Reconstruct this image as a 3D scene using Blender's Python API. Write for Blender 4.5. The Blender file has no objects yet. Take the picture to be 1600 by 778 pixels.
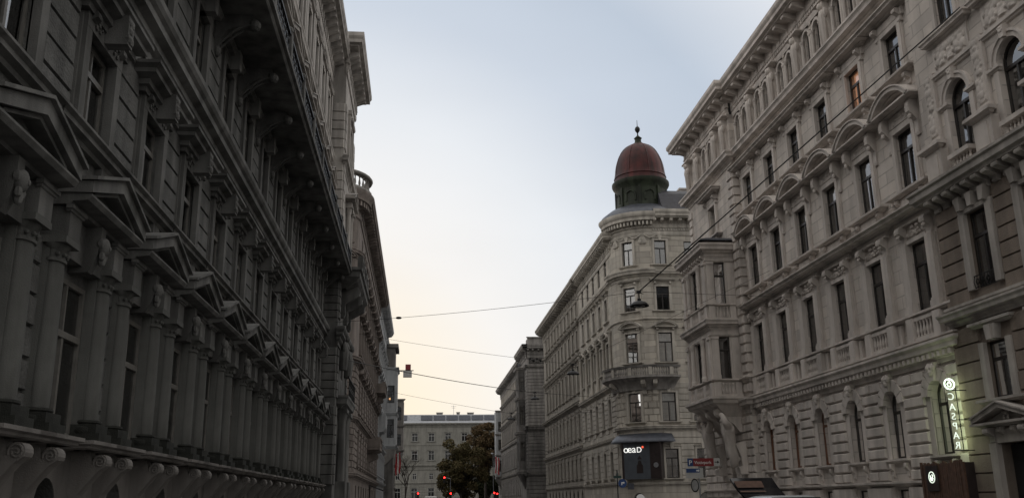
import bpy, bmesh, math, random
from mathutils import Vector, Matrix
random.seed(7)
scene = bpy.context.scene
COL = scene.collection
PI = math.pi
R_ = math.radians

# ------------------------------------------------------------------ camera
def unit(v): return v.normalized()
_f = 1440.0
_Y = unit(Vector((655-800, 785-389, _f)))
_Zr = Vector((721-800, -4844-389, _f))
_Z = unit(_Zr - _Y*_Zr.dot(_Y))
_X = _Y.cross(_Z)
def cam2w(v): return Vector((_X.dot(v), _Y.dot(v), _Z.dot(v)))
cam_data = bpy.data.cameras.new('camera')
cam = bpy.data.objects.new('camera', cam_data)
COL.objects.link(cam)
rt, up, bk = cam2w(Vector((1,0,0))), cam2w(Vector((0,-1,0))), cam2w(Vector((0,0,-1)))
cam.matrix_world = Matrix(((rt.x,up.x,bk.x,0),(rt.y,up.y,bk.y,0),(rt.z,up.z,bk.z,1.5),(0,0,0,1)))
cam_data.sensor_width = 36.0
cam_data.lens = 36.0*_f/1600.0
cam_data.clip_start = 0.05
cam_data.clip_end = 3000
scene.camera = cam

# ------------------------------------------------------------------ sky, sun, exposure
SUN_AZ = R_(-30)      # from +Y (down the street) towards -X: ahead and to the left
SUN_EL = R_(1.5)
world = bpy.data.worlds.new('World'); scene.world = world
world.use_nodes = True
wn, wl = world.node_tree.nodes, world.node_tree.links
for n in list(wn): wn.remove(n)
wo = wn.new('ShaderNodeOutputWorld'); bg = wn.new('ShaderNodeBackground')
sky = wn.new('ShaderNodeTexSky'); sky.sky_type = 'NISHITA'
sky.sun_disc = False; sky.sun_elevation = SUN_EL; sky.sun_rotation = SUN_AZ
sky.altitude = 200; sky.air_density = 1.0; sky.dust_density = 2.0; sky.ozone_density = 1.0
# dusk glow: fades from the after-glow ahead; out-of-view sky brightened to fill-light the facades
wtc = wn.new('ShaderNodeTexCoord'); nrm = wn.new('ShaderNodeVectorMath'); nrm.operation = 'NORMALIZE'
wl.new(wtc.outputs['Generated'], nrm.inputs[0])
dt = wn.new('ShaderNodeVectorMath'); dt.operation = 'DOT_PRODUCT'
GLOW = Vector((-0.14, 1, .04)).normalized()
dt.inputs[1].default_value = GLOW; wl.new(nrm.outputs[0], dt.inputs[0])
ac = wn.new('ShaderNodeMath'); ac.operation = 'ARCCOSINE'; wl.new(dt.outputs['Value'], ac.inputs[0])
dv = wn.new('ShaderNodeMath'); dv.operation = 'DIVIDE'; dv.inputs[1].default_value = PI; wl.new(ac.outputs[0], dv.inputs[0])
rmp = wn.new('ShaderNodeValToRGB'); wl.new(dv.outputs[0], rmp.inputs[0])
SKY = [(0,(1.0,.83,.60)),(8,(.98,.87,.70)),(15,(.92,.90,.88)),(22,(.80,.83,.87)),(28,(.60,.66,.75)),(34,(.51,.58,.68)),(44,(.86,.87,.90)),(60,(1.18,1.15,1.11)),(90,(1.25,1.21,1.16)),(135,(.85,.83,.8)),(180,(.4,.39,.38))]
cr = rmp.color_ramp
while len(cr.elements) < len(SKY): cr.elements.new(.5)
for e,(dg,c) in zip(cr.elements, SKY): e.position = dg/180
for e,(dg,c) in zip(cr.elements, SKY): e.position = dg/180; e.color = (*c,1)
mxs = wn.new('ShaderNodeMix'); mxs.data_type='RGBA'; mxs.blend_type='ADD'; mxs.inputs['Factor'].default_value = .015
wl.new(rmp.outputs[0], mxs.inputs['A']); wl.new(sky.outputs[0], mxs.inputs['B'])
wmp = wn.new('ShaderNodeMapping'); wmp.inputs['Scale'].default_value = (2.2,1.4,7); wl.new(wtc.outputs['Generated'], wmp.inputs[0])
wnz = wn.new('ShaderNodeTexNoise'); wnz.inputs['Scale'].default_value = 1.3; wnz.inputs['Detail'].default_value = 4; wl.new(wmp.outputs[0], wnz.inputs['Vector'])
wmr = wn.new('ShaderNodeMapRange'); wmr.inputs[1].default_value = .3; wmr.inputs[2].default_value = .7; wmr.inputs[3].default_value = .975; wmr.inputs[4].default_value = 1.02; wl.new(wnz.outputs['Fac'], wmr.inputs[0])
wmm = wn.new('ShaderNodeMix'); wmm.data_type='RGBA'; wmm.blend_type='MULTIPLY'; wmm.inputs['Factor'].default_value = 1
wl.new(mxs.outputs['Result'], wmm.inputs['A']); wl.new(wmr.outputs[0], wmm.inputs['B'])
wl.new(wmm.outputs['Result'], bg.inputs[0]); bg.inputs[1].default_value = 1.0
wl.new(bg.outputs[0], wo.inputs[0])
sl = bpy.data.lights.new('sun', 'SUN'); sl.energy = 0.1; sl.angle = R_(12); sl.color = (1,.8,.62)
so = bpy.data.objects.new('sun', sl); COL.objects.link(so)
sd = Vector((math.sin(SUN_AZ)*math.cos(R_(4)), math.cos(SUN_AZ)*math.cos(R_(4)), math.sin(R_(4))))
so.rotation_euler = sd.to_track_quat('Z','Y').to_euler()
scene.view_settings.view_transform = 'Standard'
scene.view_settings.look = 'None'
scene.view_settings.exposure = 0.0
scene.view_settings.gamma = 1.0
scene.view_settings.use_curve_mapping = False
scene.cycles.max_bounces = 6
scene.cycles.diffuse_bounces = 4

# ------------------------------------------------------------------ materials
def _nt(name):
    m = bpy.data.materials.new(name); m.use_nodes = True
    nt = m.node_tree
    return m, nt, nt.nodes, nt.links, nt.nodes['Principled BSDF']
def stone(name, col, var=.22, brick=None, bump=.35, rough=.88, streak=.25, tint=None, fine=55):
    m, nt, N, L, b = _nt(name)
    tc = N.new('ShaderNodeTexCoord')
    big = N.new('ShaderNodeTexNoise'); big.inputs['Scale'].default_value = .55; big.inputs['Detail'].default_value = 8; big.inputs['Roughness'].default_value = .65
    L.new(tc.outputs['Object'], big.inputs['Vector'])
    mp = N.new('ShaderNodeMapping'); mp.inputs['Scale'].default_value = (2.2,2.2,.3)
    L.new(tc.outputs['Object'], mp.inputs[0])
    st = N.new('ShaderNodeTexNoise'); st.inputs['Scale'].default_value = 1.0; st.inputs['Detail'].default_value = 5
    L.new(mp.outputs[0], st.inputs['Vector'])
    fn = N.new('ShaderNodeTexNoise'); fn.inputs['Scale'].default_value = fine; fn.inputs['Detail'].default_value = 4
    L.new(tc.outputs['Object'], fn.inputs['Vector'])
    r1 = N.new('ShaderNodeValToRGB')
    lo = [c*(1-var*1.5) for c in col]; hi = [min(1,c*(1+var)) for c in col]
    if tint: lo = [a*.6+t*.4 for a,t in zip(lo,tint)]
    r1.color_ramp.elements[0].position = .32; r1.color_ramp.elements[0].color = (*lo,1)
    r1.color_ramp.elements[1].position = .68; r1.color_ramp.elements[1].color = (*hi,1)
    L.new(big.outputs['Fac'], r1.inputs[0])
    r2 = N.new('ShaderNodeMapRange'); r2.inputs[1].default_value = .34; r2.inputs[2].default_value = .6
    r2.inputs[3].default_value = 1-streak*1.25; r2.inputs[4].default_value = 1.05
    L.new(st.outputs['Fac'], r2.inputs[0])
    mx = N.new('ShaderNodeMix'); mx.data_type='RGBA'; mx.blend_type='MULTIPLY'; mx.inputs['Factor'].default_value = 1
    L.new(r1.outputs[0], mx.inputs['A']); L.new(r2.outputs[0], mx.inputs['B'])
    L.new(mx.outputs['Result'], b.inputs['Base Color'])
    b.inputs['Roughness'].default_value = rough
    b.inputs['Specular IOR Level'].default_value = .25
    bp = N.new('ShaderNodeBump'); bp.inputs['Strength'].default_value = bump; bp.inputs['Distance'].default_value = .02
    hgt = fn.outputs['Fac']
    if brick:
        sx = N.new('ShaderNodeSeparateXYZ'); L.new(tc.outputs['Object'], sx.inputs[0])
        ad = N.new('ShaderNodeMath'); L.new(sx.outputs[0], ad.inputs[0]); L.new(sx.outputs[1], ad.inputs[1])
        cb = N.new('ShaderNodeCombineXYZ'); L.new(ad.outputs[0], cb.inputs[0]); L.new(sx.outputs[2], cb.inputs[1])
        bt = N.new('ShaderNodeTexBrick'); L.new(cb.outputs[0], bt.inputs['Vector'])
        bt.inputs['Scale'].default_value = 1; bt.inputs['Brick Width'].default_value = brick[0]; bt.inputs['Row Height'].default_value = brick[1]
        bt.inputs['Mortar Size'].default_value = .018; bt.inputs['Mortar Smooth'].default_value = .2
        iv = N.new('ShaderNodeMath'); iv.operation='MULTIPLY_ADD'; iv.inputs[1].default_value = -1.6
        L.new(bt.outputs['Fac'], iv.inputs[0])
        m3 = N.new('ShaderNodeMath'); m3.operation='MULTIPLY'; m3.inputs[1].default_value = .35
        L.new(fn.outputs['Fac'], m3.inputs[0]); L.new(m3.outputs[0], iv.inputs[2])
        hgt = iv.outputs[0]; bp.inputs['Strength'].default_value = .9
        jm = N.new('ShaderNodeMix'); jm.data_type='RGBA'
        jf = N.new('ShaderNodeMath'); jf.operation='MULTIPLY'; jf.inputs[1].default_value = .45; L.new(bt.outputs['Fac'], jf.inputs[0])
        L.new(jf.outputs[0], jm.inputs['Factor']); L.new(mx.outputs['Result'], jm.inputs['A'])
        jm.inputs['B'].default_value = (*[c*.4 for c in col],1)
        bt.inputs['Color1'].default_value=(.84,.84,.84,1); bt.inputs['Color2'].default_value=(1.1,1.09,1.07,1); bt.inputs['Mortar'].default_value=(1,1,1,1)
        bm_ = N.new('ShaderNodeMix'); bm_.data_type='RGBA'; bm_.blend_type='MULTIPLY'; bm_.inputs['Factor'].default_value=1
        L.new(jm.outputs['Result'], bm_.inputs['A']); L.new(bt.outputs['Color'], bm_.inputs['B'])
        L.new(bm_.outputs['Result'], b.inputs['Base Color'])
    L.new(hgt, bp.inputs['Height'])
    L.new(bp.outputs[0], b.inputs['Normal'])
    return m
def plain(name, col, rough=.6, metal=0, noise=.15, scale=6, bump=0):
    m, nt, N, L, b = _nt(name)
    tc = N.new('ShaderNodeTexCoord'); nz = N.new('ShaderNodeTexNoise'); nz.inputs['Scale'].default_value = scale; nz.inputs['Detail'].default_value = 5
    L.new(tc.outputs['Object'], nz.inputs['Vector'])
    r = N.new('ShaderNodeValToRGB')
    r.color_ramp.elements[0].position=.3; r.color_ramp.elements[1].position=.7
    r.color_ramp.elements[0].color = (*[c*(1-noise*1.5) for c in col],1)
    r.color_ramp.elements[1].color = (*[min(1,c*(1+noise)) for c in col],1)
    L.new(nz.outputs['Fac'], r.inputs[0]); L.new(r.outputs[0], b.inputs['Base Color'])
    b.inputs['Roughness'].default_value = rough; b.inputs['Metallic'].default_value = metal
    if bump:
        bp = N.new('ShaderNodeBump'); bp.inputs['Strength'].default_value = bump; bp.inputs['Distance'].default_value=.03
        L.new(nz.outputs['Fac'], bp.inputs['Height']); L.new(bp.outputs[0], b.inputs['Normal'])
    return m
def glow(name, col, s):
    m, nt, N, L, b = _nt(name)
    b.inputs['Base Color'].default_value = (*col,1)
    b.inputs['Emission Color'].default_value = (*col,1); b.inputs['Emission Strength'].default_value = s
    return m
def glass(name, refl=.9, ior=3.1):
    m, nt, N, L, b = _nt(name)
    N.remove(b)
    out = [n for n in N if n.type=='OUTPUT_MATERIAL'][0]
    tr = N.new('ShaderNodeBsdfTransparent'); tr.inputs[0].default_value = (.78,.82,.83,1)
    gl = N.new('ShaderNodeBsdfGlossy'); gl.inputs['Roughness'].default_value = .015; gl.inputs[0].default_value=(refl,refl,refl,1)
    fr = N.new('ShaderNodeFresnel'); fr.inputs['IOR'].default_value = ior
    tc = N.new('ShaderNodeTexCoord'); nz = N.new('ShaderNodeTexNoise'); nz.inputs['Scale'].default_value = 1.6; nz.inputs['Detail'].default_value = 1
    L.new(tc.outputs['Object'], nz.inputs['Vector'])
    bp = N.new('ShaderNodeBump'); bp.inputs['Strength'].default_value = .02; bp.inputs['Distance'].default_value = .05
    L.new(nz.outputs['Fac'], bp.inputs['Height']); L.new(bp.outputs[0], gl.inputs['Normal'])
    mx = N.new('ShaderNodeMixShader'); L.new(fr.outputs[0], mx.inputs[0]); L.new(tr.outputs[0], mx.inputs[1]); L.new(gl.outputs[0], mx.inputs[2])
    L.new(mx.outputs[0], out.inputs[0])
    return m

M = dict(
 cream   = stone('cream_plaster', (.555,.508,.47), var=.09, brick=(1.15,.44), bump=.3, streak=.1),
 creamt  = stone('cream_trim', (.575,.525,.485), var=.13, bump=.35, streak=.2),
 brown   = stone('brown_render', (.23,.19,.158), var=.18, bump=.8, streak=.2, fine=28),
 greytrim= stone('grey_trim', (.40,.37,.34), var=.16, bump=.35),
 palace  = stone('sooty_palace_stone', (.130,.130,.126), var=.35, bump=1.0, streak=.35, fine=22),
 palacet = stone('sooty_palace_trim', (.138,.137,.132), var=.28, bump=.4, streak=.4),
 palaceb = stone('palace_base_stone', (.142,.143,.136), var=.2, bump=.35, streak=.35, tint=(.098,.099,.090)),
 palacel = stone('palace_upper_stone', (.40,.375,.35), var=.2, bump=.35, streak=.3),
 tower   = stone('tower_plaster', (.42,.39,.345), var=.10, brick=(1.3,.5), bump=.3, streak=.12),
 towert  = stone('tower_trim', (.44,.41,.365), var=.14, bump=.35, streak=.25),
 beige2  = stone('weathered_beige', (.31,.285,.25), var=.16, bump=.3, streak=.25),
 beige2b = stone('weathered_beige_joints', (.31,.285,.25), var=.16, brick=(1.6,.45), streak=.25),
 greyst  = stone('grey_limestone', (.27,.255,.24), var=.2, bump=.4, streak=.3),
 blackened = stone('blackened_stone', (.05,.052,.046), var=.4, bump=.5, streak=.3),
 palaced = stone('palace_basement_stone', (.19,.178,.168), var=.15, bump=.4, streak=.25),
 sooty   = stone('sooty_limestone', (.15,.142,.135), var=.25, bump=.4, streak=.3),
 reddish = stone('reddish_stone', (.20,.172,.155), var=.2, bump=.4, streak=.3),
 bluegrey= stone('pale_blue_grey_plaster', (.38,.39,.40), var=.12, bump=.3, streak=.2),
 ochre   = stone('dull_ochre_plaster', (.235,.228,.205), var=.14, bump=.2, streak=.15),
 slate   = plain('slate_roof', (.030,.030,.038), .6, 0, .25, 4, .2),
 lead    = plain('lead_sheet', (.06,.065,.08), .42, .4, .2, 3),
 zinc    = plain('zinc_roof', (.27,.28,.30), .5, .3, .15, 2),
 domered = stone('red_painted_dome', (.062,.012,.011), var=.4, bump=.5, streak=.45, rough=.5, fine=9),
 domegrn = stone('green_patina_drum', (.028,.036,.022), var=.35, bump=.6, streak=.5, rough=.6, fine=8),
 frame   = plain('dark_brown_window_paint', (.022,.018,.016), .4, 0, .2),
 framew  = plain('grey_white_window_paint', (.42,.42,.41), .5, 0, .1),
 framem  = plain('weathered_window_paint', (.12,.115,.105), .5, 0, .15),
 glass   = glass('window_glass'),
 glassd  = glass('plain_window_glass', ior=1.6),
 dark    = plain('painted_dark_room', (.012,.012,.013), .9, 0, .3, 2),
 drape   = plain('pale_curtain', (.5,.49,.47), .9, 0, .12, 8),
 orange  = glow('lit_orange_curtain', (.80,.44,.25), .42),
 warmwood= plain('warm_brown_window_wood', (.16,.07,.035), .45, 0, .2, 7),
 wood    = plain('brown_wood_and_reflection', (.095,.05,.033), .75, 0, .25, 7),  # also colours the painted reflections on the tailgate
 iron    = plain('black_iron', (.012,.012,.013), .5, .5, .2),
 cable   = plain('black_cable', (.012,.012,.014), .6, 0, .1),
 galv    = plain('galvanised_steel', (.33,.34,.36), .4, .7, .1),
 asphalt = plain('asphalt', (.05,.05,.052), .85, 0, .25, 40, .4),
 paving  = plain('granite_paving', (.22,.21,.20), .8, 0, .15, 12, .2),
 kerb    = plain('granite_kerb', (.3,.29,.28), .75, 0, .15, 9, .2),
 white   = plain('white_paint', (.78,.78,.76), .5, 0, .05),
 red     = plain('red_sign_paint', (.2,.018,.022), .4, 0, .08),
 blue    = plain('blue_sign_paint', (.02,.055,.17), .4, 0, .08),
 green   = plain('dark_green_paint', (.02,.05,.045), .5, 0, .1),
 black   = plain('black_plastic', (.015,.015,.016), .45, 0, .1),
 flagred = plain('red_flag_cloth', (.42,.03,.035), .9, 0, .1),
 flagwht = plain('white_flag_cloth', (.72,.70,.68), .9, 0, .05),
 bark    = plain('tree_bark', (.06,.05,.042), .9, 0, .3, 9, .6),
 carwht  = plain('pale_silver_car_paint', (.5,.53,.56), .25, .3, .04),
 carglass= plain('dark_car_glass', (.012,.012,.014), .06, 0, .1),
 rubber  = plain('tyre_rubber', (.015,.015,.015), .8, 0, .1),
 boardpanel = plain('dark_blue_grey_panel', (.075,.085,.10), .35, 0, .12, 2),
 boarddark = plain('dark_brown_panel', (.028,.02,.02), .4, 0, .2, 3),
 signlit = glow('lit_white_letters', (1,1,.95), .8),
 casparlit = glow('lit_green_white_letters', (.88,1,.86), 1.0),
 reddot  = glow('lit_red_dot', (1,.12,.06), 1.0),
 redlamp = glow('red_signal_lens', (1,.012,.01), 18),
 lamplit = glow('lit_room_lamp', (1,.5,.2), 1.2),
)
def foliage_mat(name, a, b_, c):
    m, nt, N, L, b = _nt(name)
    g = N.new('ShaderNodeNewGeometry')
    r = N.new('ShaderNodeValToRGB'); r.color_ramp.elements[0].color=(*a,1); r.color_ramp.elements[1].color=(*c,1)
    e = r.color_ramp.elements.new(.5); e.color=(*b_,1)
    L.new(g.outputs['Random Per Island'], r.inputs[0]); L.new(r.outputs[0], b.inputs['Base Color'])
    b.inputs['Roughness'].default_value=.8; b.inputs['Specular IOR Level'].default_value=.1
    return m
M['leafg'] = foliage_mat('olive_leaves', (.075,.068,.034), (.105,.088,.044), (.135,.10,.052))
M['leafr'] = foliage_mat('rusty_leaves', (.085,.065,.036), (.115,.085,.045), (.135,.085,.05))
M['leafd'] = foliage_mat('dark_leaves', (.02,.026,.014), (.03,.034,.017), (.042,.042,.02))

# ------------------------------------------------------------------ mesh kit (facade coordinates: u along, d outwards, z up)
class MB:
    def __init__(s, xf=None): s.v=[]; s.f=[]; s.mi=[]; s.m=0; s.xf = xf or (lambda u,d,z:(u,-d,z))
    def p(s,u,d,z): s.v.append(s.xf(u,d,z)); return len(s.v)-1
    def face(s,*ids): s.f.append(ids); s.mi.append(s.m)
    def quad(s,a,b,c,d): s.face(s.p(*a),s.p(*b),s.p(*c),s.p(*d))
    def grid(s, rows, close=False):
        ids=[[s.p(*q) for q in r] for r in rows]
        for i in range(len(ids)-1):
            n=len(ids[i])
            for j in range(n if close else n-1):
                k=(j+1)%n
                s.face(ids[i][j],ids[i][k],ids[i+1][k],ids[i+1][j])
        return ids
    def box(s,u0,u1,d0,d1,z0,z1,back=True):
        a=[s.p(u,d,z) for z in (z0,z1) for d in (d1,d0) for u in (u0,u1)]
        # 0:u0d1z0 1:u1d1z0 2:u0d0z0 3:u1d0z0 4.. top
        s.face(a[0],a[1],a[5],a[4]); s.face(a[1],a[3],a[7],a[5]); s.face(a[2],a[0],a[4],a[6])
        s.face(a[4],a[5],a[7],a[6]); s.face(a[2],a[3],a[1],a[0])
        if back: s.face(a[3],a[2],a[6],a[7])
    def pillow(s,u0,u1,z0,z1,d0,d1,c):
        c=min(c,(u1-u0)*.45,(z1-z0)*.45)
        o=[s.p(u0,d0,z0),s.p(u1,d0,z0),s.p(u1,d0,z1),s.p(u0,d0,z1)]
        i=[s.p(u0+c,d1,z0+c),s.p(u1-c,d1,z0+c),s.p(u1-c,d1,z1-c),s.p(u0+c,d1,z1-c)]
        s.face(*i)
        for k in range(4): s.face(o[k],o[(k+1)%4],i[(k+1)%4],i[k])
    def hood(s,u0,u1,z,prof,d=0.0,ends=(1,1),step=None):
        """moulding with returns; prof list of (projection,height)"""
        rows=[]
        n = max(1,int((u1-u0)/step)) if step else 1
        for p_,h in prof:
            a=u0-(p_ if ends[0] else 0); b=u1+(p_ if ends[1] else 0)
            r=[]
            if ends[0]: r.append((a,d-.03,z+h))
            for k in range(n+1): r.append((a+(b-a)*k/n,d+p_,z+h))
            if ends[1]: r.append((b,d-.03,z+h))
            rows.append(r)
        s.grid(rows)
    def prism(s,poly,d0,d1,back=False):
        f=[s.p(u,d1,z) for u,z in poly]; b=[s.p(u,d0,z) for u,z in poly]
        s.face(*f)
        n=len(poly)
        for k in range(n): s.face(f[k],b[k],b[(k+1)%n],f[(k+1)%n])
        if back: s.face(*reversed(b))
    def prof_u(s,prof,u0,u1):
        """side profile [(d,z)] extruded along u with caps"""
        a=[s.p(u0,d,z) for d,z in prof]; b=[s.p(u1,d,z) for d,z in prof]
        n=len(prof)
        s.face(*a); s.face(*reversed(b))
        for k in range(n): s.face(a[k],b[k],b[(k+1)%n],a[(k+1)%n])
    def lathe(s,prof,u,d,n=8,a0=0,a1=2*PI,sq=1.0):
        full=abs(a1-a0-2*PI)<1e-6
        m=n if full else n+1
        rows=[]
        for r,z in prof:
            rows.append([(u+r*math.sin(a0+(a1-a0)*k/n), d+r*sq*math.cos(a0+(a1-a0)*k/n), z) for k in range(m)])
        s.grid(rows,close=full)
    def ball(s,u,d,z,ru,rd,rz,n=8,m=5):
        s.grid([[(u+ru*math.sin(PI*i/m)*math.sin(2*PI*k/n), d+rd*math.sin(PI*i/m)*math.cos(2*PI*k/n), z+rz*math.cos(PI*i/m)) for k in range(n)] for i in range(m+1)],close=True)
    def arch(s,uc,zs,r0,r1,d0,d1,n=10,a0=0,a1=PI):
        """arch ring of section r0..r1, d0..d1"""
        rows=[]
        for i in range(n+1):
            a=a0+(a1-a0)*i/n; c,t=math.cos(a),math.sin(a)
            rows.append([(uc+r0*c,d0,zs+r0*t),(uc+r0*c,d1,zs+r0*t),(uc+r1*c,d1,zs+r1*t),(uc+r1*c,d0,zs+r1*t)])
        s.grid(rows)
    def tube(s,pts,r,n=6):
        rows=[]
        for i,q in enumerate(pts):
            q=Vector(q); a=Vector(pts[max(0,i-1)]); b=Vector(pts[min(len(pts)-1,i+1)])
            t=(b-a).normalized(); ref=Vector((0,0,1)) if abs(t.z)<.9 else Vector((1,0,0))
            x=t.cross(ref).normalized(); y=t.cross(x)
            rr=r[i] if isinstance(r,(list,tuple)) else r
            rows.append([tuple(q+x*rr*math.cos(2*PI*k/n)+y*rr*math.sin(2*PI*k/n)) for k in range(n)])
        ids=s.grid(rows,close=True)
        s.face(*ids[0]); s.face(*reversed(ids[-1]))
    def relief(s,u0,u1,z0,z1,d,amp,nu,nz,seed,sym=True,blobs=14):
        rnd=random.Random(seed); B=[]
        uc=(u0+u1)/2
        for _ in range(blobs):
            B.append((rnd.uniform(u0,uc if sym else u1),rnd.uniform(z0,z1),rnd.uniform(.05,.13)*min(1.4,(z1-z0)*2),rnd.uniform(.5,1)))
            if sym: b=B[-1]; B.append((2*uc-b[0],)+b[1:])
        rows=[]
        for j in range(nz+1):
            r=[]
            for i in range(nu+1):
                u=u0+(u1-u0)*i/nu; z=z0+(z1-z0)*j/nz; h=0
                if 0<i<nu and 0<j<nz:
                    for bu,bz,br,ba in B:
                        q=((u-bu)**2+(z-bz)**2)/(br*br)
                        if q<1: h=max(h,ba*math.sqrt(1-q))
                r.append((u,d+h*amp,z))
            rows.append(r)
        s.grid(rows)
    def mesh(s,name,mats,smooth=False):
        me=bpy.data.meshes.new(name)
        me.from_pydata(s.v,[],s.f)
        if not isinstance(mats,(list,tuple)): mats=[mats]
        for m in mats: me.materials.append(m)
        if len(mats)>1: me.polygons.foreach_set('material_index',s.mi)
        bm=bmesh.new(); bm.from_mesh(me)
        bmesh.ops.recalc_face_normals(bm,faces=bm.faces)
        bm.to_mesh(me); bm.free()
        if smooth:
            me.polygons.foreach_set('use_smooth',[True]*len(me.polygons))
            try: me.set_sharp_from_angle(angle=R_(40))
            except Exception: pass
        me.update()
        return me
class Frame:
    def __init__(s,ox,oy,ang): s.o=Vector((ox,oy,0)); s.a=ang; s.U=Vector((math.cos(ang),math.sin(ang),0)); s.N=Vector((math.sin(ang),-math.cos(ang),0))
    def w(s,u,d,z): return s.o+s.U*u+s.N*d+Vector((0,0,z))
def root(name,label,cat,loc,group=None):
    o=bpy.data.objects.new(name,None); COL.objects.link(o); o.location=loc; o['label']=label; o['category']=cat
    if group: o['group']=group
    return o
def part(name,me,rt_,fr=None,u=0,d=0,z=0,label=None):
    o=bpy.data.objects.new(name,me); COL.objects.link(o); o.parent=rt_
    if fr:
        o.location=fr.w(u,d,z)-rt_.location; o.rotation_euler=(0,0,fr.a)
    else: o.location=(u,d,z)
    if label: o['label']=label
    return o
def sub(name,me,par): 
    o=bpy.data.objects.new(name,me); COL.objects.link(o); o.parent=par; return o
def single(name,me,label,cat,loc=(0,0,0),rz=0,group=None):
    o=bpy.data.objects.new(name,me); COL.objects.link(o); o.location=loc; o.rotation_euler=(0,0,rz); o['label']=label; o['category']=cat
    if group: o['group']=group
    return o
def structure(name,me,loc=(0,0,0)):
    o=bpy.data.objects.new(name,me); COL.objects.link(o); o.location=loc; o['kind']='structure'; return o

def cornice(h,p): return [(0,0),(.1*p,0),(.1*p,.14*h),(.22*p,.24*h),(.4*p,.30*h),(.42*p,.44*h),(.82*p,.50*h),(.84*p,.70*h),(.93*p,.82*h),(p,.86*h),(p,h),(-.02,h+.04)]
def slab(h,p): return [(0,0),(.5*p,.15*h),(.62*p,.4*h),(p,.5*h),(p,h),(-.02,h+.01)]

# walls with real openings -------------------------------------------------
def opening(u,w,z0,z1,arch=False): return (u-w/2,u+w/2,z0,z1,arch)
def wall(mb,u0,u1,z0,z1,ops,reveal=.42,d=0.0,step=None):
    us={u0,u1}; zs={z0,z1}
    for a,b,c,e,_ in ops: us|={a,b}; zs|={c,e}
    if step:
        k=u0
        while k<u1: us.add(k); k+=step
    us=sorted(us); zs=sorted(zs)
    us=[x for i,x in enumerate(us) if i==0 or x-us[i-1]>1e-5]
    for i in range(len(us)-1):
        um=(us[i]+us[i+1])/2
        col=[o for o in ops if o[0]<um<o[1]]
        for j in range(len(zs)-1):
            zm=(zs[j]+zs[j+1])/2
            if any(o[2]<zm<o[3] for o in col): continue
            mb.quad((us[i],d,zs[j]),(us[i+1],d,zs[j]),(us[i+1],d,zs[j+1]),(us[i],d,zs[j+1]))
    for a,b,c,e,ar in ops:
        D=d-reveal; r=(b-a)/2; top=e-r if ar else e
        mb.quad((a,d,c),(a,D,c),(a,D,top),(a,d,top)); mb.quad((b,d,c),(b,d,top),(b,D,top),(b,D,c))
        mb.quad((a,d,c),(b,d,c),(b,D,c),(a,D,c))
        if not ar: mb.quad((a,d,e),(a,D,e),(b,D,e),(b,d,e))
        else:
            n=10; um=(a+b)/2
            for k in range(n):
                t0,t1=PI*k/n,PI*(k+1)/n
                p0=(um+r*math.cos(t0),top+r*math.sin(t0)); p1=(um+r*math.cos(t1),top+r*math.sin(t1))
                mb.quad((p0[0],d,p0[1]),(p0[0],d,e),(p1[0],d,e),(p1[0],d,p1[1]))
                mb.quad((p0[0],d,p0[1]),(p1[0],d,p1[1]),(p1[0],D,p1[1]),(p0[0],D,p0[1]))
def shell(mb,u0,u1,z1,depth,z0=0,front=0.0):
    """sides, back and flat roof of a building body behind its facade"""
    mb.quad((u0,front,z0),(u0,front,z1),(u0,-depth,z1),(u0,-depth,z0))
    mb.quad((u1,front,z0),(u1,-depth,z0),(u1,-depth,z1),(u1,front,z1))
    mb.quad((u0,-depth,z0),(u0,-depth,z1),(u1,-depth,z1),(u1,-depth,z0))
    mb.quad((u0,front,z1),(u1,front,z1),(u1,-depth,z1),(u0,-depth,z1))
def blocks(mb,u0,u1,z0,z1,rowh,ops,d0,d1,c,L=None,margin=.0,seed=1,gap=.012):
    rnd=random.Random(seed); n=max(1,round((z1-z0)/rowh)); h=(z1-z0)/n
    for j in range(n):
        a,b=z0+j*h,z0+(j+1)*h; zm=(a+b)/2
        cuts=[]
        for o in ops:
            if o[2]-margin-.02<b and o[3]+margin>a+.02:
                w0,w1=o[0],o[1]
                if o[4]:
                    r=(o[1]-o[0])/2; zs=o[3]-r; um=(o[0]+o[1])/2; R=r+margin
                    zq=max(a,zs)
                    if a>zs:
                        if a-zs>=R: continue
                        hw=math.sqrt(max(0,R*R-(a-zs)**2)); w0,w1=um-hw,um+hw
                    else: w0,w1=w0-margin,w1+margin
                else: w0,w1=w0-margin,w1+margin
                cuts.append((w0,w1))
        cuts.sort(); cur=u0; iv=[]
        for w0,w1 in cuts:
            if w0>cur+.05: iv.append((cur,w0))
            cur=max(cur,w1)
        if cur<u1-.05: iv.append((cur,u1))
        for w0,w1 in iv:
            m=max(1,round((w1-w0)/L)) if L else 1
            if L and m>1 and j%2:
                cutsu=[w0]+[w0+(w1-w0)*(k-.5)/ (m) for k in range(1,m+1)]+[w1]
            else: cutsu=[w0+(w1-w0)*k/m for k in range(m+1)]
            for k in range(len(cutsu)-1):
                if cutsu[k+1]-cutsu[k]>.06: mb.pillow(cutsu[k]+gap*.5,cutsu[k+1]-gap*.5,a+gap,b-gap*.2,d0,d1+rnd.uniform(-.006,.006),c)

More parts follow.
